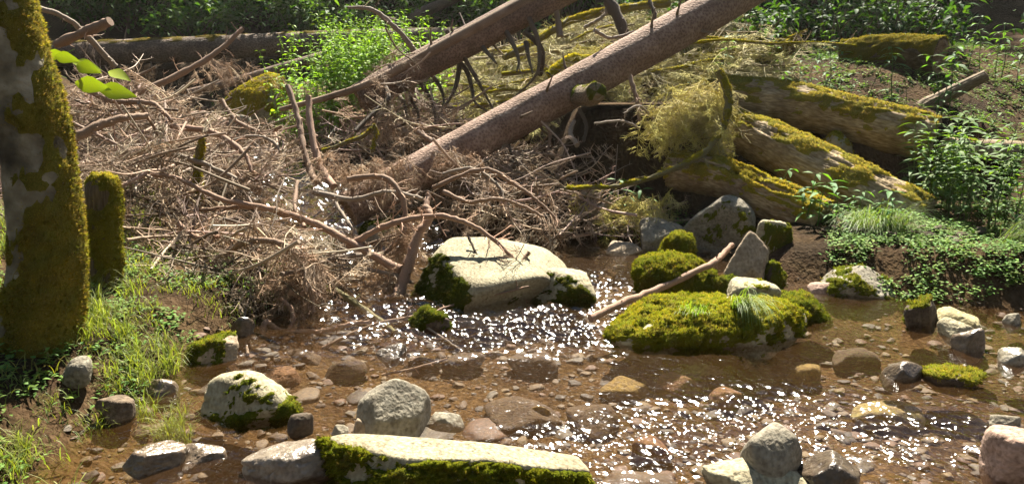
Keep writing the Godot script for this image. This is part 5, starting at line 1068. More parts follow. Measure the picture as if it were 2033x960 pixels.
func _ready() -> void:
	rng.seed = 20240
	for i in 3:
		var f: FastNoiseLite = [n1, n2, n3][i]
		f.seed = 5 + i * 31; f.frequency = 0.1; f.noise_type = FastNoiseLite.TYPE_SIMPLEX_SMOOTH; f.fractal_octaves = [3, 3, 2][i]

	# camera
	var cam := Camera3D.new()
	cam.name = "camera"
	add_child(cam)
	cam.position = Vector3(0, 1.5, 0)
	cam.rotation_degrees = Vector3(CAMERA_PITCH, 0, 0)
	cam.fov = 36.0
	cam.near = 0.05
	cam.far = 400.0
	cam.current = true
	# sky, exposure
	var env := Environment.new()
	var sky := Sky.new()
	var sm := ProceduralSkyMaterial.new()
	sm.sky_top_color = Color(0.46, 0.56, 0.70)
	sm.sky_horizon_color = Color(0.78, 0.82, 0.84)
	sm.ground_bottom_color = Color(0.10, 0.09, 0.07)
	sm.ground_horizon_color = Color(0.30, 0.30, 0.26)
	sm.sun_angle_max = 12.0
	sky.sky_material = sm
	env.background_mode = Environment.BG_SKY
	env.sky = sky
	env.background_energy_multiplier = 0.26
	env.tonemap_mode = Environment.TONE_MAPPER_LINEAR
	env.tonemap_exposure = 5.3
	env.volumetric_fog_enabled = true
	env.volumetric_fog_density = 0.0005
	env.volumetric_fog_albedo = Color(1.0, 0.98, 0.94)
	env.volumetric_fog_anisotropy = 0.5
	env.sdfgi_enabled = true
	env.ssao_enabled = true
	env.ssil_enabled = true
	var we := WorldEnvironment.new()
	we.name = "environment"
	we.environment = env
	add_child(we)
	# sun
	var sun := DirectionalLight3D.new()
	sun.name = "sun"
	add_child(sun)
	sun.rotation_degrees = Vector3(-SUN_ELEVATION, 180.0 - SUN_AZIMUTH, 0)
	sun.light_energy = 1.6
	sun.light_color = Color(1.0, 0.97, 0.91)
	sun.light_angular_distance = 0.5
	sun.shadow_enabled = true

	make_materials()
	SH.bough = make_bough(Color(0.030, 0.050, 0.020))
	SH.crowns = []
	for i in 4: SH.crowns.append(make_crown())
	make_ground()
	make_water()
	print("ground and water ", Time.get_ticks_msec())
	make_rocks()
	print("rocks ", Time.get_ticks_msec())
	make_logs()
	make_left_tree()
	print("logs ", Time.get_ticks_msec())
	make_forest()
	print("forest ", Time.get_ticks_msec())
	make_brush()
	print("brush ", Time.get_ticks_msec())
	make_plants()
	print("plants ", Time.get_ticks_msec())
	make_pebbles()
	print("pebbles ", Time.get_ticks_msec(), " moss blades ", tuft_count)

func make_rocks() -> void:
	for k in ROCKS.size():
		var d: Dictionary = ROCKS[k]
		var m := rock_mesh(d.seed, d.half, d.planes, d.sharp, d.rough, d.grid, d.col[0], d.col[1], d.extra)
		var o := put(d.name, m, M.wet if d.wet else (M.wood if d.name == "wood_chunk" else M.rock))
		o.position = d.at
		o.rotation = d.rot
		tag(o, d.label, d.cat, "stones in the stream" if d.cat == "rock" else "")
		if d.moss.size(): moss_on(o, d.moss[0], d.moss[1], d.moss[2], d.moss[3], d.moss[4], 900 + k)

func make_logs() -> void:
	for k in LOGS.size():
		var d: Dictionary = LOGS[k]
		var o := make_log(d.name, d.p, d.r0, d.r1, M[d.mat], d.c1, d.c2, d.rough, 3 + k * 5)
		tag(o, d.label, d.cat)
		if d.moss.size(): moss_on(o.get_child(0), d.moss[0], d.moss[1], d.moss[2], d.moss[3], d.moss[4], 300 + k, "moss", 30.0)
		if k == 0:
			# the sawn stub of a limb on the great trunk
			var mb := MB.new()
			var c := spline(STUB, 4)
			for i in c.size(): c[i] -= o.position
			mb.tube(c, ramp(c.size(), 0.10, 0.085), 16, Color(0.15, 0.12, 0.08), Color(0.24, 0.20, 0.12), 0.2, n2)
			var s := put("limb_stub", mb.smooth(), M.bark, o)
			moss_on(s, -0.35, Vector3(0, 0.4, 0.2), 0.008, Color(0.07, 0.085, 0.02), 4000, 71)
		if k == 1:
			for q in HANGING:
				var mb := MB.new()
				var pts := []
				for p in q: pts.append(p - o.position)
				var c := spline(pts, 5)
				mb.tube(c, ramp(c.size(), rng.randf_range(0.026, 0.034), 0.008), 8, Color(0.12, 0.09, 0.065), Color(0.17, 0.14, 0.085))
				var b := put("hanging_branch", mb.mesh(), M.branch, o)
				var tw := MB.new()
				twigs_on(tw, c, 0.012, 9, 0.22, Color(0.15, 0.11, 0.07), 0.3)
				put("twigs", tw.mesh(), M.twig, b).set_meta("kind", "stuff")
		if k < 2 or k == 3:
			# short snags of broken limbs
			var c := spline(d.p, 10)
			for i in 14:
				var a := rng.randi_range(3, c.size() - 8)
				var t: Vector3 = (c[a + 1] - c[a]).normalized()
				var side := t.cross(rv()).normalized()
				var r := lerpf(d.r0, d.r1, float(a) / c.size())
				var mb := MB.new()
				var p: Vector3 = c[a] - o.position + side * r * 0.85
				mb.tube(PackedVector3Array([p, p + side * 0.07 + t * 0.01, p + side * rng.randf_range(0.12, 0.3) + t * 0.06]), PackedFloat32Array([0.018, 0.012, 0.005]), 6, Color(0.15, 0.115, 0.08), Color(0.26, 0.2, 0.15))
				put("snag", mb.mesh(), M.branch, o)

func make_left_tree() -> void:
	var c := spline(TREE, 12)
	var o := base("mossy_tree", c[0])
	tag(o, "leaning tree trunk with pale lichen and green moss at the left edge", "tree")
	var mb := MB.new()
	var sides := 48
	for i in c.size():
		var k := float(i) / (c.size() - 1)
		var r := lerpf(0.165, 0.11, k) + 0.09 * exp(-k * 16.0)
		for j in sides + 1:
			var a := TAU * float(j % sides) / sides
			var d := Vector3(cos(a), 0, sin(a))
			var p := c[i] - c[0] + d * r
			var flare := exp(-k * 14.0) * 0.35 * (0.5 + 0.5 * sin(a * 5.0 + 0.7))
			var bump := n1.get_noise_3dv(p * 30.0) * 0.10 + n2.get_noise_3dv(p * 120.0) * 0.04
			var q := clampf(0.5 + n3.get_noise_3dv(p * 55.0) * 1.0 + n1.get_noise_3dv(p * 18.0) * 0.8, 0.0, 1.0)
			mb.vert(c[i] - c[0] + d * r * (1.0 + flare + bump), d, Color(0.14, 0.12, 0.08).lerp(Color(0.44, 0.41, 0.33), q), Vector2(float(j) / sides, 0))
	for i in c.size() - 1:
		for j in sides:
			var a := i * (sides + 1) + j
			mb.tri(a, a + 1, a + sides + 1); mb.tri(a + 1, a + sides + 2, a + sides + 1)
	var t := put("trunk", mb.smooth(), M.lichen, o)
	moss_on(t, -0.02, Vector3(0.42, -0.1, -0.28), 0.012, Color(0.16, 0.15, 0.04), 9000, 41, "moss", 55.0, 0.6, 0.85)
	# limbs and a leafy crown high above the frame
	var top := c[c.size() - 1] - c[0]
	var lm := MB.new()
	var cr := MB.new()
	for i in 14:
		var from := (c[c.size() - 1 - rng.randi_range(0, 14)] - c[0])
		var d := Vector3(rng.randf_range(-1.0, 0.0), rng.randf_range(0.3, 1.0), rng.randf_range(0.1, 1.0)).normalized() * rng.randf_range(1.0, 2.2)
		lm.tube(spline([from, from + d * 0.5 + rv(0.1), from + d], 4), ramp(9, 0.04, 0.008), 6, Color(0.15, 0.13, 0.1), Color(0.15, 0.13, 0.1))
		for j in 170:
			var p := from + d * rng.randf_range(0.4, 1.1) + rv(0.35)
			var s := rng.randf_range(0.06, 0.12)
			cr.leaf(p, Vector3(rng.randfn(), -0.2, rng.randfn()), Vector3.UP + rv(0.5), s, s * 0.6, 0.3, tint(Color(0.07, 0.14, 0.025), 0.3, 0.15), 3)
	put("limbs", lm.mesh(), M.branch, o)
	put("crown", cr.mesh(), M.leaf, o)
	# the mossy post beside it
	c = spline(POST, 10)
	o = base("mossy_post", c[0])
	tag(o, "broken upright post coated in green moss beside the left tree", "stump")
	mb = MB.new()
	sides = 32
	for i in c.size():
		var k := float(i) / (c.size() - 1)
		for j in sides + 1:
			var a := TAU * float(j % sides) / sides
			var sx := pow(absf(cos(a)), 0.6) * signf(cos(a))
			var sz := pow(absf(sin(a)), 0.6) * signf(sin(a))
			var d := Vector3(sx * 0.084, 0, sz * 0.055) * (1.0 + 0.12 * exp(-k * 5.0)) * sqrt(1.0 - 0.75 * pow(maxf(0.0, k - 0.86) / 0.14, 2.0))
			var p := c[i] - c[0] + d
			p += d * (n1.get_noise_3dv(p * 60.0) * 0.16)
			if i == c.size() - 1: p.y += n2.get_noise_2d(p.x * 120.0, p.z * 120.0) * 0.02
			mb.vert(p, d, Color(0.13, 0.095, 0.06), Vector2(float(j) / sides, k))
	var m0 := mb.v.size()
	mb.vert(c[c.size() - 1] - c[0] + Vector3(0, 0.012, 0), Vector3.UP, Color(0.13, 0.095, 0.06))
	for i in c.size() - 1:
		for j in sides:
			var a := i * (sides + 1) + j
			mb.tri(a, a + 1, a + sides + 1); mb.tri(a + 1, a + sides + 2, a + sides + 1)
	for j in sides: mb.tri(m0, m0 - sides - 1 + j, m0 - sides + j)
	t = put("wood", mb.smooth(), M.wood, o)
	moss_on(t, 0.22, Vector3(0.15, 0.4, -0.15), 0.014, Color(0.15, 0.15, 0.03), 11000, 43, "moss", 30.0)

func make_forest() -> void:
	# standing spruces; those nearer the clearing are lower, so that the sun comes over them
	# [x, distance, trunk radius, crown from, reach, height or 0 for the height of the wood's edge]
	var trees := [[-8.0, 16.2, 0.09, 5.5, 0.7, 6.5], [-7.2, 17.2, 0.17, 5.8, 0.8, 7.0], [-5.4, 17.6, 0.27, 6.5, 0.9, 7.5], [1.7, 17.4, 0.2, 6.0, 0.9, 7.0]]
	var x0 := -22.0
	while x0 < 24.0:
		for row in [19.0, 21.5, 24.5, 28.0, 32.0, 37.0]:
			trees.append([x0 + rng.randf_range(-0.9, 0.9) + (1.0 if int(row) % 2 else 0.0), row + rng.randf_range(-0.8, 0.8), row * 0.0085, 1.6 + (row - 19.0) * 0.1, 1.5 + (row - 19.0) * 0.09, 0.0])
		x0 += 2.3
	x0 = 2.4
	while x0 < 10.0:
		for row in [17.0, 19.8]: trees.append([x0 + rng.randf_range(-0.4, 0.4) + (row - 11.0) * 0.12, row + rng.randf_range(-0.6, 0.6), 0.14, 1.8, 1.5, 0.0])
		x0 += 1.15
	for q in trees:
		var z: float = -q[1]
		var y := ground(q[0], z)
		# the wood's edge steps back towards the left and comes nearer at the right
		var edge := 11.6 - 3.2 * smoothstep(1.8, 2.8, q[0] - (q[1] - 11.0) * 0.12)
		var h: float = q[5] if q[5] > 0.0 else (q[1] - edge) * 1.24 - y + 0.4
		if h < 3.0: continue
		make_spruce(Vector3(q[0], y, z), h, q[2], minf(q[3], h * 0.4) if q[5] == 0.0 else q[3], q[4], "%s spruce standing in the shaded wood %s" % ["tall" if h > 12.0 else "low", near_to(Vector3(q[0], 0, z), WOOD_MARKS)])
	# the wood behind the viewer, which keeps the open sky off the near sides of things
	for i in 13:
		var a := lerpf(-1.25, 1.25, i / 12.0) + rng.randf_range(-0.05, 0.05)
		var far := rng.randf_range(8.0, 11.0)
		var at := Vector3(sin(a) * far, 0.3, cos(a) * far + 0.5)
		make_spruce(at, rng.randf_range(13.0, 17.0), 0.2, 1.2, 2.6, "tall spruce standing outside the frame on the near side of the stream")
	# shaded undergrowth behind the far log and on the upper right bank
	for i in 70:
		var x := rng.randf_range(-11.0, 9.0)
		var z := -rng.randf_range(14.0, 18.5)
		make_bush("understory_bush", Vector3(x, ground(x, z), z), Vector3(0.9, rng.randf_range(0.7, 1.7), 0.8), 800, 0.13, Color(0.075, 0.14, 0.04), "dark leafy bush in the spruce shade %s" % near_to(Vector3(x, 0, z), WOOD_MARKS), "bushes in the shaded wood")
	for i in 22:
		var x := rng.randf_range(2.2, 8.0)
		var z := -rng.randf_range(9.3, 13.5)
		make_bush("understory_bush", Vector3(x, ground(x, z), z), Vector3(0.55, rng.randf_range(0.35, 0.9), 0.5), 330, 0.11, Color(0.045, 0.09, 0.03), "dim leafy bush on the upper right bank %s" % near_to(Vector3(x, 0, z), BANK_MARKS), "bushes on the upper right bank")

func make_brush() -> void:
	for k in BRANCHES.size():
		var d: Dictionary = BRANCHES[k]
		var o := make_branch("dead_branch", d.p, d.r0, d.r1, d.col, d.tw, d.tl, 8)
		tag(o, d.label, "branch", "dead branches of the brushwood heap")
		if d.moss.size(): moss_on(o.get_child(0), d.moss[0], d.moss[1], d.moss[2], d.moss[3], d.moss[4], 500 + k, "moss", 60.0)
	# the many lesser branches of the heap
	var browns := [Color(0.26, 0.19, 0.135), Color(0.20, 0.148, 0.105), Color(0.34, 0.28, 0.215), Color(0.37, 0.28, 0.20), Color(0.14, 0.103, 0.072)]
	var made := 0
	var tries := 0
	while made < 290 and tries < 4000:
		tries += 1
		var x := rng.randf_range(-5.4, 1.4)
		var z := -rng.randf_range(4.2, 10.0)
		var h := heap(x, z)
		if h < 0.05: continue
		if shore(x, z) > 0.1: continue
		if brook(x, z)[0] < 0.45 and rng.randf() < 0.75: continue
		var at := Vector3(x, ground(x, z) + h * rng.randf_range(0.15, 1.0), z)
		var pts := random_branch(at, rng.randf_range(0.45, 1.5), 0.01, browns[0], rng.randfn() * 0.9 + (PI if rng.randf() < 0.5 else 0.0) - 0.3, rng.randf_range(-0.6, 0.55))
		var r := rng.randf_range(0.0045, 0.013)
		var o := make_branch("dead_branch", pts, r, r * 0.35, tint(browns[rng.randi() % 5], 0.15), rng.randi_range(5, 13), rng.randf_range(0.15, 0.35), 4)
		var light: float = (o.get_child(0).mesh as ArrayMesh).surface_get_arrays(0)[Mesh.ARRAY_COLOR][0].r
		tag(o, "%s %s dead branch tangled in the heap %s" % ["stout" if r > 0.009 else "thin", "pale" if light > 0.30 else ("dark" if light < 0.18 else "brown"), near_to(at, HEAP_MARKS)], "branch", "dead branches of the brushwood heap")
		made += 1
	# lichen-hung branches on the bright slope between the two trunks
	for i in 48:
		var x := rng.randf_range(-0.4, 2.9)
		var z := -rng.randf_range(8.6, 11.0)
		var at := Vector3(x, ground(x, z) + rng.randf_range(0.05, 0.5), z)
		var pts := random_branch(at, rng.randf_range(0.6, 1.9), 0.01, browns[0], rng.randfn() * 0.5 - 0.25, rng.randf_range(-0.1, 0.25))
		var r := rng.randf_range(0.008, 0.024)
		var o := make_branch("mossy_branch", pts, r, r * 0.4, tint(Color(0.30, 0.25, 0.15), 0.25), 12, 0.35, 4)
		tag(o, "%s olive mossy branch on the bright slope %s" % ["thick" if r > 0.016 else "thin", near_to(at, SLOPE_MARKS)], "branch", "mossy branches on the bright slope")
		if i % 2 == 0: moss_on(o.get_child(0), 0.0, Vector3(0, 0.4, 0), 0.010, Color(0.22, 0.21, 0.03), 3500, 700 + i, "moss", 40.0)
	# the fine brush nobody could count
	var sprays := []
	for i in 5: sprays.append(make_spray([Color(0.31, 0.22, 0.145), Color(0.23, 0.16, 0.105), Color(0.37, 0.28, 0.19), Color(0.17, 0.12, 0.08), Color(0.29, 0.235, 0.16)][i], 3))
	var mossy := [make_spray(Color(0.30, 0.27, 0.09), 12), make_spray(Color(0.27, 0.235, 0.12), 10)]
	var root := base("brushwood", Vector3.ZERO)
	tag(root, "tangle of fine dead spruce twigs in the heap", "brushwood", "", "stuff")
	var places := [[], [], [], [], []]
	var tn := [PackedColorArray(), PackedColorArray(), PackedColorArray(), PackedColorArray(), PackedColorArray()]
	made = 0
	while made < 800:
		var x := rng.randf_range(-5.6, 1.5)
		var z := -rng.randf_range(4.0, 10.2)
		var h := heap(x, z)
		if h < 0.03 or shore(x, z) > 0.12: continue
		if brook(x, z)[0] < 0.42: continue
		if n1.get_noise_2d(x * 13.0, z * 13.0) < -0.02: continue
		var at := Vector3(x, ground(x, z) + h * pow(rng.randf(), 0.7), z)
		var b := Basis.from_euler(Vector3(rng.randf_range(-1.2, 1.2), rng.randf() * TAU, rng.randf_range(-1.2, 0.7)))
		var k := rng.randi() % 5
		places[k].append(Transform3D(b.scaled_local(Vector3.ONE * rng.randf_range(0.6, 1.5)), at))
		var q := rng.randf_range(0.7, 1.3)
		tn[k].append(Color(q, q, q))
		made += 1
	# broken sticks of middling thickness, again past counting
	var sticks := []
	for i in 6:
		var mb := MB.new()
		var pts := random_branch(Vector3.ZERO, 1.0, 0.01, browns[0], 0.0, 0.0)
		var c := spline(pts, 4)
		var col: Color = browns[i % 5]
		mb.tube(c, ramp(c.size(), rng.randf_range(0.007, 0.012), 0.003), 6, col, tint(col, 0.2))
		twigs_on(mb, c, 0.009, 10, 0.25, col)
		sticks.append(mb.mesh())
	var lie := [[], [], [], [], [], []]
	var hue := [PackedColorArray(), PackedColorArray(), PackedColorArray(), PackedColorArray(), PackedColorArray(), PackedColorArray()]
	made = 0
	while made < 620:
		var x := rng.randf_range(-5.4, 1.5)
		var z := -rng.randf_range(4.0, 10.2)
		var h := heap(x, z)
		if h < 0.04 or shore(x, z) > 0.1 or brook(x, z)[0] < 0.35: continue
		var k := made % 6
		var at := Vector3(x, ground(x, z) + h * rng.randf_range(0.3, 1.1), z)
		lie[k].append(Transform3D(Basis.from_euler(Vector3(rng.randf_range(-0.5, 0.5), rng.randf() * TAU, rng.randfn() * 0.4)).scaled_local(Vector3.ONE * rng.randf_range(0.45, 1.25)), at))
		var q := rng.randf_range(0.65, 1.45)
		hue[k].append(Color(q, q * rng.randf_range(0.9, 1.05), q * rng.randf_range(0.85, 1.1)))
		made += 1
	for k in 6: scatter("broken_sticks", sticks[k], M.twig, lie[k], hue[k], root)
	# the drooping clump at the front and needles hung on the hooked branches
	for c in CLUMPS:
		for i in int(c[4]):
			var p: Vector3 = c[0] + Vector3(rng.randfn() * c[1], rng.randfn() * c[2], rng.randfn() * c[3]) * 0.6
			var b := Basis.from_euler(Vector3(rng.randf_range(-0.8, 0.8), rng.randf() * TAU, rng.randf_range(-1.5, -0.4)))
			var k := rng.randi() % 5
			places[k].append(Transform3D(b.scaled_local(Vector3.ONE * rng.randf_range(0.4, 0.9)), p))
			var q := rng.randf_range(0.8, 1.3)
			tn[k].append(Color(q, q * 0.92, q * 0.85))
	for k in 5: scatter("twig_sprays", sprays[k], M.twig, places[k], tn[k], root)
	root = base("lichen_brush", Vector3.ZERO)
	tag(root, "olive lichen hung twigs on the bright slope and sweeping branch", "brushwood", "", "stuff")
	places = [[], []]
	tn = [PackedColorArray(), PackedColorArray()]
	for i in 1150:
		var x := rng.randf_range(-0.9, 3.2)
		var z := -rng.randf_range(8.3, 11.2)
		var at := Vector3(x, ground(x, z) + rng.randf_range(0.0, 0.5), z)
		var b := Basis.from_euler(Vector3(rng.randf_range(-0.7, 0.7), rng.randf() * TAU, rng.randf_range(-0.9, 0.2)))
		places[i % 2].append(Transform3D(b.scaled_local(Vector3.ONE * rng.randf_range(0.6, 1.6)), at))
		var q := rng.randf_range(0.7, 1.4)
		tn[i % 2].append(Color(q, q, q))
	for c in MOSSY_CLUMPS:
		for i in int(c[4]):
			var p: Vector3 = c[0] + Vector3(rng.randfn() * c[1], rng.randfn() * c[2], rng.randfn() * c[3]) * 0.6
			var b := Basis.from_euler(Vector3(rng.randf_range(-0.6, 0.6), rng.randf() * TAU, rng.randf_range(-1.6, -0.3)))
			places[i % 2].append(Transform3D(b.scaled_local(Vector3.ONE * rng.randf_range(0.35, 0.9)), p))
			var q := rng.randf_range(0.9, 1.6)
			tn[i % 2].append(Color(q * 1.15, q * 1.1, q * 0.8))
	for k in 2: scatter("twig_sprays", mossy[k], M.twig, places[k], tn[k], root)

func herb_patch(called: String, label: String, group: String, kind: int, where: Array, height: float, col: Color, kinds := 4, marks := []) -> void:
	var made := []
	for i in kinds: made.append(make_herb(kind, height * rng.randf_range(0.85, 1.1), col, rv(0.25) * Vector3(1, 0, 1)))
	for i in where.size():
		var p: Vector3 = where[i]
		var h: Dictionary = made[i % kinds]
		var o := base(called, p)
		o.rotation.y = rng.randf() * TAU
		o.scale = Vector3.ONE * rng.randf_range(0.7, 1.12)
		tag(o, label + " " + near_to(p, marks) if marks.size() else label, "plant", group)
		put("stem", h.stem, M.leaf, o)
		put("leaves", h.leaves, M.leaf, o)

func on_ground(x: float, z: float) -> Vector3:
	return Vector3(x, ground(x, z) - 0.01, z)

func make_plants() -> void:
	var at := []
	for i in 190: at.append(on_ground(-1.83 + rng.randfn() * 0.45, -9.35 + rng.randfn() * 0.35))
	herb_patch("nettle_plant", "bright green nettle in the sunlit patch", "nettles in the sunlit patch", 0, at, 1.38, Color(0.20, 0.32, 0.05), 6, NETTLE_MARKS)
	at = []
	for i in 110:
		var x := rng.randf_range(3.3, 5.2)
		at.append(on_ground(x, -5.15 - rng.randf_range(0.0, 1.3) + (x - 3.6) * 0.35))
	herb_patch("balsam_plant", "leafy green balsam plant in the right bank thicket", "balsam thicket at the right bank", 1, at, 0.72, Color(0.115, 0.185, 0.06), 6, THICKET_MARKS)
	at = []
	for p in PLANTS_MID: at.append(on_ground(p.x, p.z))
	herb_patch("balsam_plant", "slender long leaved plant", "slender plants behind the upper mossy log", 1, at, 0.62, Color(0.09, 0.17, 0.06), 5, BANK_MARKS)
	at = []
	for p in PLANTS_LOW: at.append(on_ground(p.x, p.z))
	herb_patch("seedling", "small leafy seedling", "seedlings between the lower logs", 1, at, 0.34, Color(0.09, 0.19, 0.05), 4, [[2.0, 6.0, "on the short crumbling log"], [2.5, 5.55, "below the lower mossy log"], [1.0, 6.2, "behind the back shore rocks"], [3.0, 5.3, "under the lower log's end"], [2.2, 8.6, "in the shade beside the great trunk"]])
	# a sprig of large backlit leaves beside the left trunk
	var s := base("leafy_sprig", SPRIG[0])
	tag(s, "sprig of large glowing yellow green leaves beside the left trunk", "plant")
	var mb := MB.new()
	for k in 2:
		mb.tube(spline([Vector3.ZERO, (SPRIG[1] - SPRIG[0]) * 0.5 + Vector3(0, 0.03 * k, 0), SPRIG[1 + k] - SPRIG[0] + Vector3(0.02, -0.06 + 0.09 * k, 0)], 4), ramp(9, 0.004, 0.0015), 5, Color(0.16, 0.15, 0.04), Color(0.16, 0.2, 0.04))
	put("stem", mb.mesh(), M.leaf, s)
	for q in [[0.10, 0.09, 0.05, 0.10, 0.2], [0.15, 0.06, 0.0, 0.11, -0.3], [0.2, 0.05, 0.06, 0.12, 0.5], [0.05, -0.02, 0.05, 0.12, 2.6], [0.17, -0.03, 0.04, 0.14, 0.1], [0.26, -0.06, 0.02, 0.15, -0.2], [0.13, 0.1, 0.03, 0.10, 2.9], [0.30, 0.02, -0.02, 0.11, 0.4], [0.08, 0.04, 0.06, 0.11, 3.3], [0.02, 0.08, 0.02, 0.10, 2.0]]:
		var lf := MB.new()
		lf.leaf(Vector3.ZERO, Vector3(cos(q[4]), -0.1, sin(q[4])), Vector3(0, 0.5, 0.85) + rv(0.25), q[3], q[3] * 0.62, 0.35, tint(Color(0.34, 0.42, 0.05), 0.15), 6, 0.15, 0.4)
		var l := put("leaf", lf.mesh(), M.leaf, s)
		l.position = Vector3(q[0] + 0.11, q[1], q[2] + 0.05)
		l.scale = Vector3.ONE * 1.05
	# grass: tufts are things of their own
	var tufts := []
	for k in 3: tufts.append(make_grass(48, 0.25, 0.07, 0.9, Color(0.22, 0.245, 0.07)))
	for p in GRASS_LEFT:
		var o := put("grass_tuft", tufts[rng.randi() % 3], M.grass)
		o.position = on_ground(p.x, p.z)
		o.rotation.y = rng.randf() * TAU
		o.scale = Vector3.ONE * rng.randf_range(0.55, 1.05)
		tag(o, "sunlit grass tuft %s" % near_to(o.position, [[-1.9, 3.5, "at the foot of the left tree"], [-1.5, 3.6, "on the grassy tip of the left bank"], [-2.2, 2.8, "in the lower left corner"], [-2.8, 4.6, "behind the mossy post"], [-1.6, 3.1, "above the muddy left shore"], [-2.4, 3.9, "left of the mossy post"], [-1.35, 3.9, "by the brown shore stone"]]), "grass", "grass tufts on the left bank")
	var g := put("grass_tuft", make_grass(170, 0.30, 0.06, 1.5, Color(0.17, 0.225, 0.065), Vector3(0.25, 0, 0.8), 0.0035), M.grass)
	g.position = ROCK_GRASS[0]
	tag(g, "long pale grass drooping over the front of the broad mossy boulder", "grass")
	g = put("grass_tuft", make_grass(120, 0.14, 0.08, 1.0, Color(0.18, 0.25, 0.04), Vector3(-0.1, 0, 0.4), 0.003), M.grass)
	g.position = ROCK_GRASS[1]
	tag(g, "short bright grass at the left part of the broad mossy boulder", "grass")
	for k in RIGHT_GRASS.size():
		g = put("grass_tuft", make_grass(260, 0.42, 0.10, 1.5, Color(0.16, 0.21, 0.07), Vector3(-0.25 + 0.4 * k, 0, 0.3), 0.003), M.grass)
		g.position = on_ground(RIGHT_GRASS[k].x, RIGHT_GRASS[k].z)
		tag(g, ["feathery grass clump drooping below the lower mossy log's end", "second grass clump right of the feathery one under the log end", "low grass clump at the muddy right shore"][k], "grass")
	# the short grass of the left bank, too fine to count
	var short := make_grass(14, 0.08, 0.05, 0.9, Color(0.20, 0.215, 0.06), Vector3.ZERO, 0.0035)
	var lawn := []
	var hues := PackedColorArray()
	for i in 1500:
		var x := rng.randf_range(-3.4, -1.2)
		var z := -rng.randf_range(2.2, 5.0)
		if shore(x, z) > -0.05 or n3.get_noise_2d(x * 18.0, z * 18.0) < -0.1: continue
		lawn.append(Transform3D(Basis(Vector3.UP, rng.randf() * TAU).scaled_local(Vector3.ONE * rng.randf_range(0.6, 1.5)), on_ground(x, z)))
		hues.append(tint(Color(1, 1, 1), 0.3, 0.2))
	tag(scatter("short_grass", short, M.grass, lawn, hues), "short sunlit grass on the left bank", "grass", "", "stuff")
	# low ground cover
	var cover := [make_cover(Color(0.10, 0.19, 0.035)), make_cover(Color(0.13, 0.21, 0.04))]
	var zones := [["low green herbs over the right shore", 2.2, 5.2, 4.4, 6.0, 3000], ["bright herbs behind the back shore rocks", 0.75, 1.9, 5.9, 6.7, 240], ["low herbs around the left tree and post", -3.2, -1.35, 2.3, 4.8, 900], ["dim herbs on the upper right bank", 2.0, 6.5, 7.2, 11.0, 3000], ["small herbs behind the brushwood near the far log", -6.5, 0.5, 9.0, 13.0, 1200]]
	for q in zones:
		var here := [[], []]
		var tn := [PackedColorArray(), PackedColorArray()]
		for i in int(q[5]):
			var x := rng.randf_range(q[1], q[2])
			var z := -rng.randf_range(q[3], q[4])
			if shore(x, z) > -0.06: continue
			if n2.get_noise_2d(x * 16.0, z * 16.0) < -0.15: continue
			here[i % 2].append(Transform3D(Basis(Vector3.UP, rng.randf() * TAU).scaled_local(Vector3.ONE * rng.randf_range(0.6, 1.5)), on_ground(x, z)))
			tn[i % 2].append(tint(Color.WHITE, 0.3, 0.1))
		var root := base("ground_cover", Vector3.ZERO)
		tag(root, q[0], "herbs", "", "stuff")
		for k in 2: scatter("herb_leaves", cover[k], M.leaf, here[k], tn[k], root)

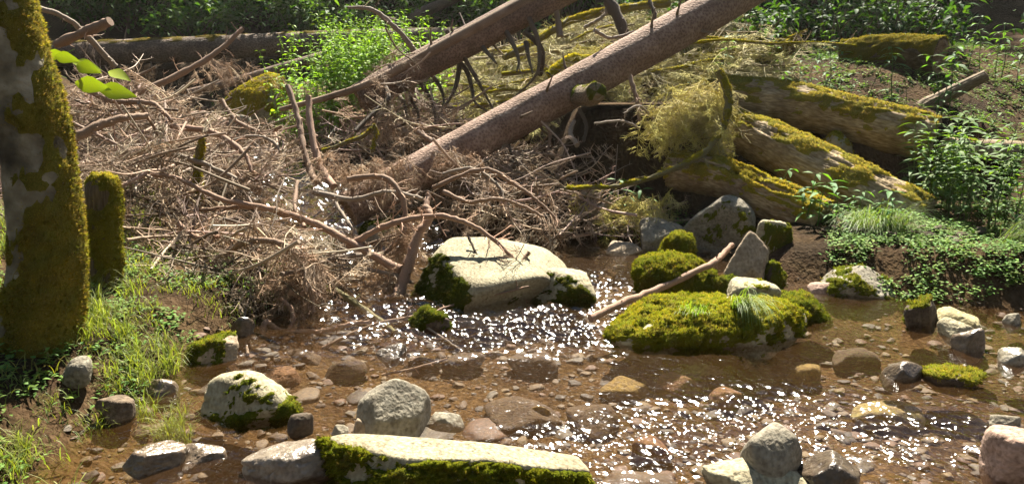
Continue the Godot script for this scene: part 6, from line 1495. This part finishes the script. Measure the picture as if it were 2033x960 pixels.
func make_pebbles() -> void:
	var cols := [[Color(0.10, 0.060, 0.028), Color(0.07, 0.041, 0.02)], [Color(0.13, 0.085, 0.04), Color(0.09, 0.056, 0.027)], [Color(0.06, 0.04, 0.023), Color(0.04, 0.027, 0.016)], [Color(0.12, 0.063, 0.032), Color(0.08, 0.043, 0.023)], [Color(0.11, 0.085, 0.055), Color(0.07, 0.054, 0.036)], [Color(0.15, 0.10, 0.042), Color(0.10, 0.064, 0.028)]]
	var kinds := []
	for i in 6: kinds.append(rock_mesh(4000 + i, Vector3(1, 0.30, 0.72), 9, 16.0, 0.05, 7, cols[i][0], cols[i][1]))
	var spots := []
	var tries := 0
	while spots.size() < 4600 and tries < 30000:
		tries += 1
		var z := -rng.randf_range(2.1, 6.0)
		var x := rng.randf_range(-0.72, 0.72) * -z + 0.15
		var s := shore(x, z)
		if s < -0.12: continue
		var r := 0.009 + 0.042 * pow(rng.randf(), 3.4)
		spots.append([r * (1.0 if s > 0.0 else 0.8), x, z])
	spots.sort_custom(func(a, b): return a[0] / -a[2] > b[0] / -b[2])
	var here := [[], [], [], [], [], []]
	for i in spots.size():
		var r: float = spots[i][0]
		var x: float = spots[i][1]
		var z: float = spots[i][2]
		var k := rng.randi() % 6
		var b := Basis.from_euler(Vector3(rng.randf_range(-0.25, 0.25), rng.randf() * TAU, rng.randf_range(-0.25, 0.25))).scaled_local(Vector3(r, r * rng.randf_range(0.7, 1.2), r))
		var t := Transform3D(b, Vector3(x, ground(x, z) + r * 0.12, z))
		if i < 300:
			var o := put("pebble", kinds[k], M.pebble)
			o.transform = t
			tag(o, "flat rounded pebble on the stream bed" if shore(x, z) > 0.0 else "pebble on the muddy shore", "pebble", "pebbles of the stream bed" if shore(x, z) > 0.0 else "pebbles on the shore")
		else:
			here[k].append(t)
	var root := base("gravel", Vector3.ZERO)
	tag(root, "small brown gravel on the stream bed", "gravel", "", "stuff")
	# broad flat stones sunk in the bed
	for i in 34:
		var z := -rng.randf_range(2.5, 5.0)
		var x := rng.randf_range(-0.5, 0.66) * -z
		if shore(x, z) < 0.25: continue
		var r := rng.randf_range(0.07, 0.16)
		var o := put("bed_stone", kinds[i % 6], M.pebble)
		o.transform = Transform3D(Basis.from_euler(Vector3(rng.randf_range(-0.1, 0.1), rng.randf() * TAU, rng.randf_range(-0.1, 0.1))).scaled_local(Vector3(r, r * 0.7, r)), Vector3(x, ground(x, z) + 0.005, z))
		tag(o, "broad flat brown stone sunk in the stream bed %s" % near_to(o.position, [[-0.8, 4.2, "below the drooping brush"], [0.0, 3.9, "under the white riffle"], [-0.6, 3.3, "behind the blocky grey stone"], [0.6, 3.2, "in mid pool"], [1.5, 3.1, "in front of the broad mossy boulder"], [2.2, 3.6, "left of the yellow angular stone"], [1.6, 2.7, "in the lower right"], [-1.0, 2.9, "near the pale left stone"], [2.4, 4.4, "in the side channel"], [0.4, 2.7, "behind the long slab"]]), "rock", "stones in the stream")
	# loose stones along the right and back shore
	for i in 46:
		var x := rng.randf_range(1.5, 4.6)
		var z := -lerpf(5.6, 4.3, (x - 1.5) / 3.1) - rng.randf_range(-0.1, 0.45)
		if x < 2.2: z = -rng.randf_range(5.0, 5.9)
		var r := rng.randf_range(0.03, 0.085)
		var o := put("shore_stone", kinds[4] if i % 3 else kinds[2], M.rock)
		o.transform = Transform3D(Basis.from_euler(Vector3(rng.randf_range(-0.3, 0.3), rng.randf() * TAU, rng.randf_range(-0.3, 0.3))).scaled_local(Vector3(r, r * 1.8, r)), Vector3(x, maxf(ground(x, z), -0.02) + r * 0.15, z))
		tag(o, "%s loose stone on the shore %s" % ["larger" if r > 0.055 else "small", near_to(o.position, [[1.8, 5.3, "beside the upright tan stone"], [2.3, 5.4, "below the short crumbling log"], [2.6, 5.1, "around the flat pale rock"], [3.2, 4.8, "below the herbs"], [3.8, 4.6, "behind the yellow angular stone"], [4.4, 4.5, "at the right edge of the frame"]])], "stone", "loose stones on the right shore")
	for k in 6: scatter("small_stones", kinds[k], M.pebble, here[k], PackedColorArray(), root)
